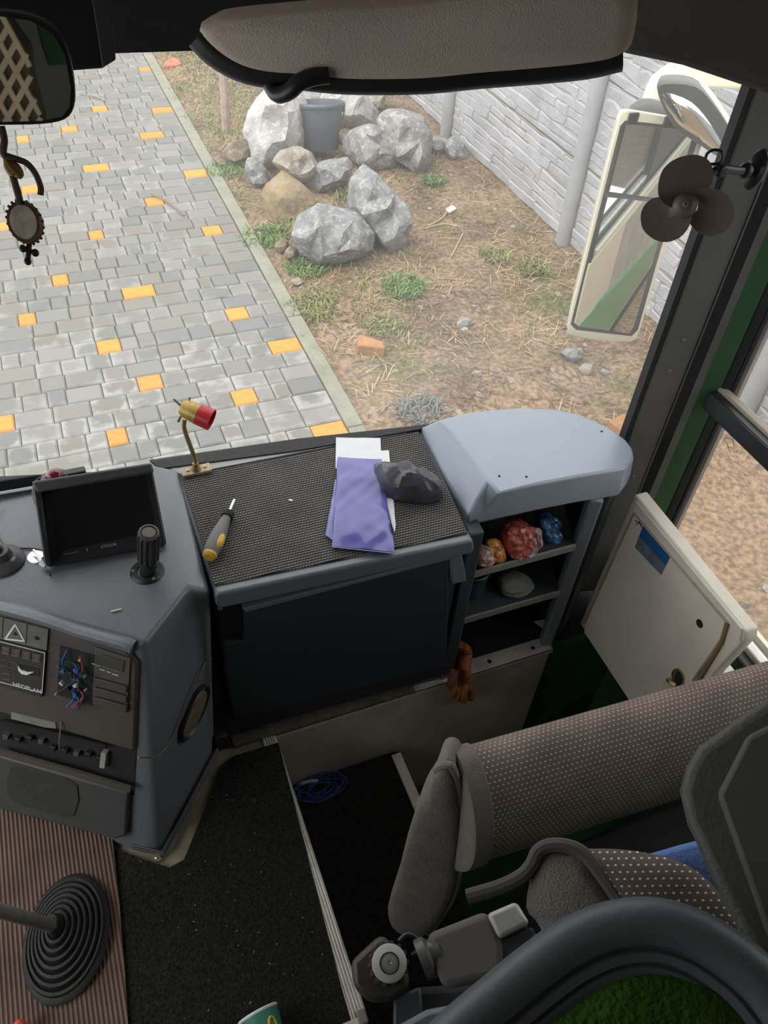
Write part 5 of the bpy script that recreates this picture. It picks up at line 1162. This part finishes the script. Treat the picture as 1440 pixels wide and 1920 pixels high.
# the nearer bolster with blue lining
def s2(px, dist, tl=(0, 0, 0)): return facing(sum(a for a, b in px)/len(px), sum(b for a, b in px)/len(px), dist, tl)
bl1 = [(1075, 1594), (1110, 1590), (1170, 1592), (1240, 1604), (1300, 1628), (1345, 1668), (1378, 1715), (1392, 1760), (1360, 1830), (1240, 1850), (1180, 1760), (1130, 1690), (1090, 1640)]
B1P = s2(bl1, 1.05, (-.1, 0, .2))
puff(MB(), bl1, B1P, .035, .10, 3, uvscale=1.0, prof=[(.8, -1), (.97, -.6), (1, -.1), (.97, .3), (.86, .62), (.6, .9), (.25, 1.)]).build('bolster', SEATF2, st, smooth=70)
bl2 = [(1000, 1622), (1012, 1598), (1035, 1585), (1068, 1586), (1098, 1600), (1130, 1650), (1168, 1710), (1205, 1770), (1225, 1850), (1150, 1900), (1060, 1890), (1030, 1830), (1012, 1740), (985, 1700)]
B2P = s2(bl2, 1.04, (-.1, 0, .1))
puff(MB(), bl2, B2P, .022, .09, 3, prof=[(.8, -1), (.97, -.6), (1, -.1), (.96, .35), (.8, .7), (.5, .95), (.2, 1.)]).build('bolster_side', GREYF, st, smooth=70)
pp = [PL(x, y, B2P)+B2P[1]*.012 for x, y in ((880, 1682), (940, 1664), (980, 1644), (1000, 1622), (1010, 1600), (1030, 1588), (1062, 1588), (1094, 1602), (1130, 1645), (1172, 1706), (1214, 1775))]
MB().tube(smooth_path(pp, 4), .0085, 10).build('bolster_piping', M('piping_brown', (.085, .075, .065), .9), st)
pp = [PL(x, y, B2P)+B2P[1]*.010 for x, y in ((1012, 1690), (1016, 1650), (1026, 1620), (1048, 1606), (1075, 1616), (1096, 1640))]
MB().tube(smooth_path(pp, 4), .005, 8).build('bolster_seam', M('piping_brown', (.085, .075, .065), .9), st)
bu = [(1214, 1606), (1240, 1594), (1290, 1582), (1330, 1576), (1370, 1600), (1402, 1680), (1408, 1760), (1398, 1765), (1386, 1720), (1350, 1668), (1302, 1626), (1250, 1606)]
BUP = s2(bu, 1.10, (0, 0, .2))
tag(puff(MB(), [(1214, 1604), (1240, 1594), (1290, 1580), (1330, 1574), (1380, 1590), (1420, 1680), (1424, 1770), (1398, 1775), (1380, 1750), (1340, 1700), (1290, 1650), (1250, 1620)], BUP, .02, .04, 3, prof=[(.9, -1), (1, -.2), (.98, .4), (.92, .8), (.8, 1), (.4, 1.02)]).build('blue_cushion', M('blue_cloth', (.11, .20, .46), .85, var=.08, vs=12, bump=.3, bs=200), smooth=70), 'blue cloth cushion behind the brown dotted seat', 'cushion')
# armrest block
ARP = facing(870, 1780, 1.22, (-.05, .05, .15))
ar = pslab([(800, 1750), (910, 1707), (932, 1732), (946, 1775), (945, 1832), (832, 1854), (806, 1800)], ARP, .0, .05).build('armrest', M('armrest_brown', (.10, .092, .08), .75, var=.08), st, bevel=.010, seg=4)
pslab([(912, 1714), (968, 1690), (994, 1732), (936, 1762)], ARP, .004, .05).build('bracket', M('bracket_silver', (.40, .39, .36), .5, .3, var=.1, vs=30), ar, bevel=.006, seg=3)
pslab([(934, 1764), (998, 1736), (1030, 1800), (1045, 1870), (946, 1832)], ARP, -.004, .06).build('recess', BLKM, ar, bevel=.004)
q0 = PL(797, 1790, ARP); MB().lathe([(.026, 0), (.026, .012), (.02, .016), (.02, .03)], q0+V((-.004, 0, -.02)), (PL(880, 1750, ARP)-PL(797, 1790, ARP)), 20).build('end_plug', M('plug_dark', (.09, .085, .08), .4), ar)
# adjuster knob
kc_ = at(730, 1806, 1.29); kn_ = ((CAMP-kc_).normalized()+V((.12, 0, .0))).normalized()
n_ = 56; kx = kn_.orthogonal().normalized(); ky = kn_.cross(kx); rings = []
for h, r in ((-.042, .024), (-.04, .028), (-.004, .0285), (0, .0265)):
    rings.append([kc_+kn_*h+(kx*math.cos(2*math.pi*i/n_)+ky*math.sin(2*math.pi*i/n_))*(r-(.003 if i % 4 < 2 else 0)) for i in range(n_)])
kn = MB().loft(rings).build('adjuster_knob', M('knob_black', (.035, .032, .028), .45), st, smooth=25); kn['label'] = 'toothed black knob with white disc'
MB().lathe([(.0245, -.002), (.0245, .001), (.0225, .002), (.001, .002)], kc_, kn_, 36).build('disc', M('disc_white', (.52, .51, .49), .45), kn)
for r in (.011, .014): MB().lathe([(r, .001), (r, .0028), (r-.0018, .0028), (r-.0018, .001)], kc_, kn_, 36).build('disc_ring', BLKM if r > .012 else STEEL, kn)
MB().lathe([(.0075, .002), (.007, .005), (.003, .005), (.002, .003), (.001, .003)], kc_, kn_, 20).build('disc_hub', CHR, kn)
KP = facing(700, 1815, 1.33)
pslab([(658, 1802), (712, 1752), (722, 1757), (760, 1790), (770, 1850), (735, 1880), (690, 1880), (662, 1850)], KP, 0, .05).build('adjuster_case', M('case_brown', (.045, .036, .03), .5, var=.2, vs=20), st, bevel=.008)
pslab([(738, 1870), (790, 1850), (796, 1920), (790, 1990), (738, 1990)], KP, -.01, .03).build('seat_bracket', DASHD, st, bevel=.004)
MB().tube(smooth_path([at(x, y, 1.33) for x, y in ((748, 1765), (764, 1752), (782, 1760), (786, 1780), (772, 1792))], 4), .004, 8).build('release_wire', BLK, st)
sbp = facing(860, 1900, 1.2)
sbs = pslab([(770, 1852), (900, 1842), (1010, 1850), (1060, 1930), (760, 1980)], facing(880, 1900, 1.36), 0, .08).build('base_frame', BLKM, st, bevel=.01)
pslab([(742, 1925), (800, 1893), (868, 1880), (880, 1900), (850, 1960), (742, 1990)], sbp, .01, .04).build('base_cover', M('base_bluegrey', (.10, .12, .13), .5), sbs, bevel=.01)
pslab([(866, 1890), (880, 1888), (912, 1892), (884, 1904)], sbp, .014, .01).build('base_clip', M('clip_white', (.5, .5, .48), .5), sbs, bevel=.002)

# grey seat back shell at the right edge
bsx = thing('seat_back_shell', 'dark grey moulded seat back shell at the right edge', 'seat back', at(1400, 1500, .95))
bo1 = [(1500, 1280), (1440, 1312), (1390, 1345), (1310, 1402), (1288, 1440), (1276, 1485), (1290, 1545), (1312, 1590), (1345, 1665), (1385, 1740), (1420, 1800), (1560, 1900), (1640, 1500)]
pslab([(x, y) for x, y in bo1], facing(1400, 1520, .92, (-.1, 0, .1)), .02, .05).build('shell', SHELL, bsx, bevel=.012, seg=4)
pslab([(1344, 1490), (1400, 1380), (1520, 1320), (1640, 1500), (1560, 1850), (1440, 1760)], facing(1400, 1520, .895, (-.1, 0, .1)), .006, .02).build('raised_panel', M('shell_panel', (.075, .070, .055), .6, var=.1), bsx, bevel=.006, seg=3)

# curved bulkhead rail with green felt below
bkr = thing('bulkhead_arch', 'curved grey plastic arch rail close to the camera over green felt', 'rail', at(1200, 1800, .8))
cl_ = [(800, 2040), (880, 1962), (945, 1906), (1012, 1850), (1082, 1800), (1152, 1770), (1225, 1762), (1292, 1780), (1352, 1816), (1405, 1862), (1452, 1925), (1500, 2010)]
AR = smooth_path([at(x, y, .80) for x, y in cl_], 4); rings = []
for i, p in enumerate(AR):
    t = (AR[min(i+1, len(AR)-1)]-AR[max(i-1, 0)]).normalized(); nn = (CAMP-p).normalized(); nn = (nn-t*nn.dot(t)).normalized(); s_ = nn.cross(t)
    wv = 1.0
    prf = [(-.034, -.03), (-.033, -.008), (-.027, .006), (-.016, .013), (-.004, .013), (.004, .009), (.007, .003), (.010, .006), (.016, .005), (.018, .0), (.021, .003), (.030, .0), (.033, -.008), (.033, -.03)]
    sg_ = -1 if s_.dot(AD) > 0 else 1
    rings.append([p + s_*(-sg_*a_*1.0) + nn*h for a_, h in prf])
AM = M('arch_grey', (.085, .095, .10), .45, var=.1, vs=8, bump=.08, bs=150)
MB().loft(rings).build('rail', AM, bkr, smooth=35)
MB().box((.50, -.03, .93), (.80, .03, 1.56)).build('bulkhead_panel', GRN, bkr, bevel=.004)
felt = [(960, 1990), (1010, 1935), (1060, 1897), (1110, 1862), (1160, 1838), (1215, 1826), (1275, 1832), (1330, 1850), (1380, 1884), (1430, 1935), (1480, 2000), (1300, 2100), (1050, 2100)]
tag(puff(MB(), felt, facing(1230, 1940, .82, (0, 0, .3)), .03, .05, 3, prof=[(.9, -1), (1, -.1), (.985, .4), (.94, .8), (.85, 1), (.4, 1.1)]).build('green_felt', M('felt_green', (.035, .095, .012), .95, var=.35, vs=9, bump=.8, bs=180, spec=.1), smooth=60), 'green felt covered pad under the curved grey arch rail', 'pad')
# cup and red tip at the bottom edge
cu = thing('paper_cup', 'green paper cup with yellow mark lying on the black carpet at the bottom edge', 'cup', Z(500, 1940, FZ+.01))
CD = (Z(483, 1901, FZ+.055)-CAMP).length
r0, r1 = at(447, 1921, CD), at(519, 1881, CD); rc = (r0+r1)/2; rad = (r1-r0).length/2
cax = ((at(520, 1985, CD+.04)-rc)).normalized(); ux2 = (r1-r0).normalized(); vw_ = (rc-CAMP).normalized(); cax = (cax-ux2*cax.dot(ux2)); cax = (cax-vw_*cax.dot(vw_)).normalized(); cax = (cax - vw_*.12).normalized(); cax = (cax-ux2*cax.dot(ux2)).normalized()
MB().lathe([(rad, .0), (rad*.95, .02), (rad*.70, .10), (.001, .10)], rc, cax, 36, (1, 1), ux2).build('cup_body', M('cup_green', (.05, .22, .15), .5, var=.08), cu)
MB().lathe([(rad*1.0, -.002), (rad*1.03, .0), (rad*1.0, .003), (rad*.97, .0)], rc, cax, 36).build('cup_rim', WHP, cu)
yv = (CAMP-rc).normalized(); yv = (yv-cax*yv.dot(cax)).normalized(); zz = cax.cross(yv)
for ang in (.55,):
    sgn = 1 if zz.dot(AX) > 0 else -1
    pc = []
    for i in range(15):
        a_ = -2.6+5.2*i/14; th_ = sgn*ang+math.sin(a_)*.20; h = .034-math.cos(a_)*.016; rr_ = rad*(1-.3*h/.1)+.0008
        pc.append(rc+cax*h+(yv*math.cos(th_)+zz*math.sin(th_))*rr_)
    MB().tube(pc, .0022, 8).build('yellow_mark', M('cup_yellow', (.75, .48, .03), .5), cu)
tag(MB().lathe([(.012, -.05), (.012, .0), (.009, .010), (.003, .016), (.001, .017)], Z(38, 1925, FZ+.05), (-.1, .3, 1), 16).build('red_bottle', M('cap_red', (.75, .10, .06), .4)), 'red rounded top just showing at the lower left edge', 'bottle')

# seats behind the camera, seen in the interior mirror
def refl(px, py, yt):
    p = PL(px, py, MPn); d = (p-CAMP).normalized(); d = d - MPn[1]*2*d.dot(MPn[1]); return p + d*((yt-p.y)/d.y)
YS = -1.0
q1, q2, q3 = refl(-60, 120, YS), refl(62, 130, YS), refl(0, 225, YS)
bx = thing('rear_passenger_seat', 'passenger seat with crocheted beige net cover, seen in the interior mirror', 'seat', (q1.x, YS-.1, FZ))
bk_px = [(-90, 20), (5, 25), (25, 60), (55, 100), (62, 160), (72, 200), (84, 240), (60, 300), (-90, 300)]
bpts = [refl(x, y, YS) for x, y in bk_px]
MB().slab([p+V((0, -.012, 0)) for p in bpts], V((0, 1, 0)), 0, .12).build('backrest', M('seat_back_brown', (.10, .075, .05), .9, var=.2), bx, bevel=.01)
mb = MB(); U = refl(20, 120, YS)-refl(0, 120, YS); W_ = refl(0, 140, YS)-refl(0, 120, YS)
def inside(x, y):
    c = False; n_ = len(bk_px)
    for i in range(n_):
        (x1, y1), (x2, y2) = bk_px[i], bk_px[i-1]
        if (y1 > y) != (y2 > y) and x < (x2-x1)*(y-y1)/(y2-y1)+x1: c = not c
    return c
for dx in (1, -1):
    for s0 in range(-16, 24):
        c0 = s0*31; prev = None
        for t in range(0, 290, 6):
            y = 20+t; x = c0 + dx*t*.55
            if -80 < x < 90 and inside(x, y):
                p = refl(x, y, YS)
                if prev is not None: mb.tube([prev, p], .0072, 6)
                prev = p
            else: prev = None
tag(mb.build('net_cover', M('crochet_beige', (.62, .47, .30), .9, var=.1), bx), kind='stuff')
cu_ = [refl(x, y, YS-.25) for x, y in ((66, 40), (115, 70), (128, 120), (90, 122), (76, 80))]
tag(MB().slab(cu_, V((0, 1, 0)), 0, .03).build('green_curtain', GRNP, bevel=.005), 'green curtain behind the crocheted seat, seen in the interior mirror', 'curtain')

rc_ = random.Random(8); mb = MB()
for _ in range(90):
    q = Z(rc_.uniform(250, 640), rc_.uniform(1440, 1910), FZ+.0112)
    if q.x > .175: continue
    s_ = rc_.uniform(.0006, .0014); mb.box(q, (s_*rc_.uniform(1, 3), s_, .0012), Matrix.Rotation(rc_.uniform(0, 3), 3, 'Z'))
tag(mb.build('carpet_crumbs', M('crumb_pale', (.40, .37, .31), .9), smooth=0), 'pale crumbs and grit scattered on the black carpet', 'crumbs', kind='stuff')
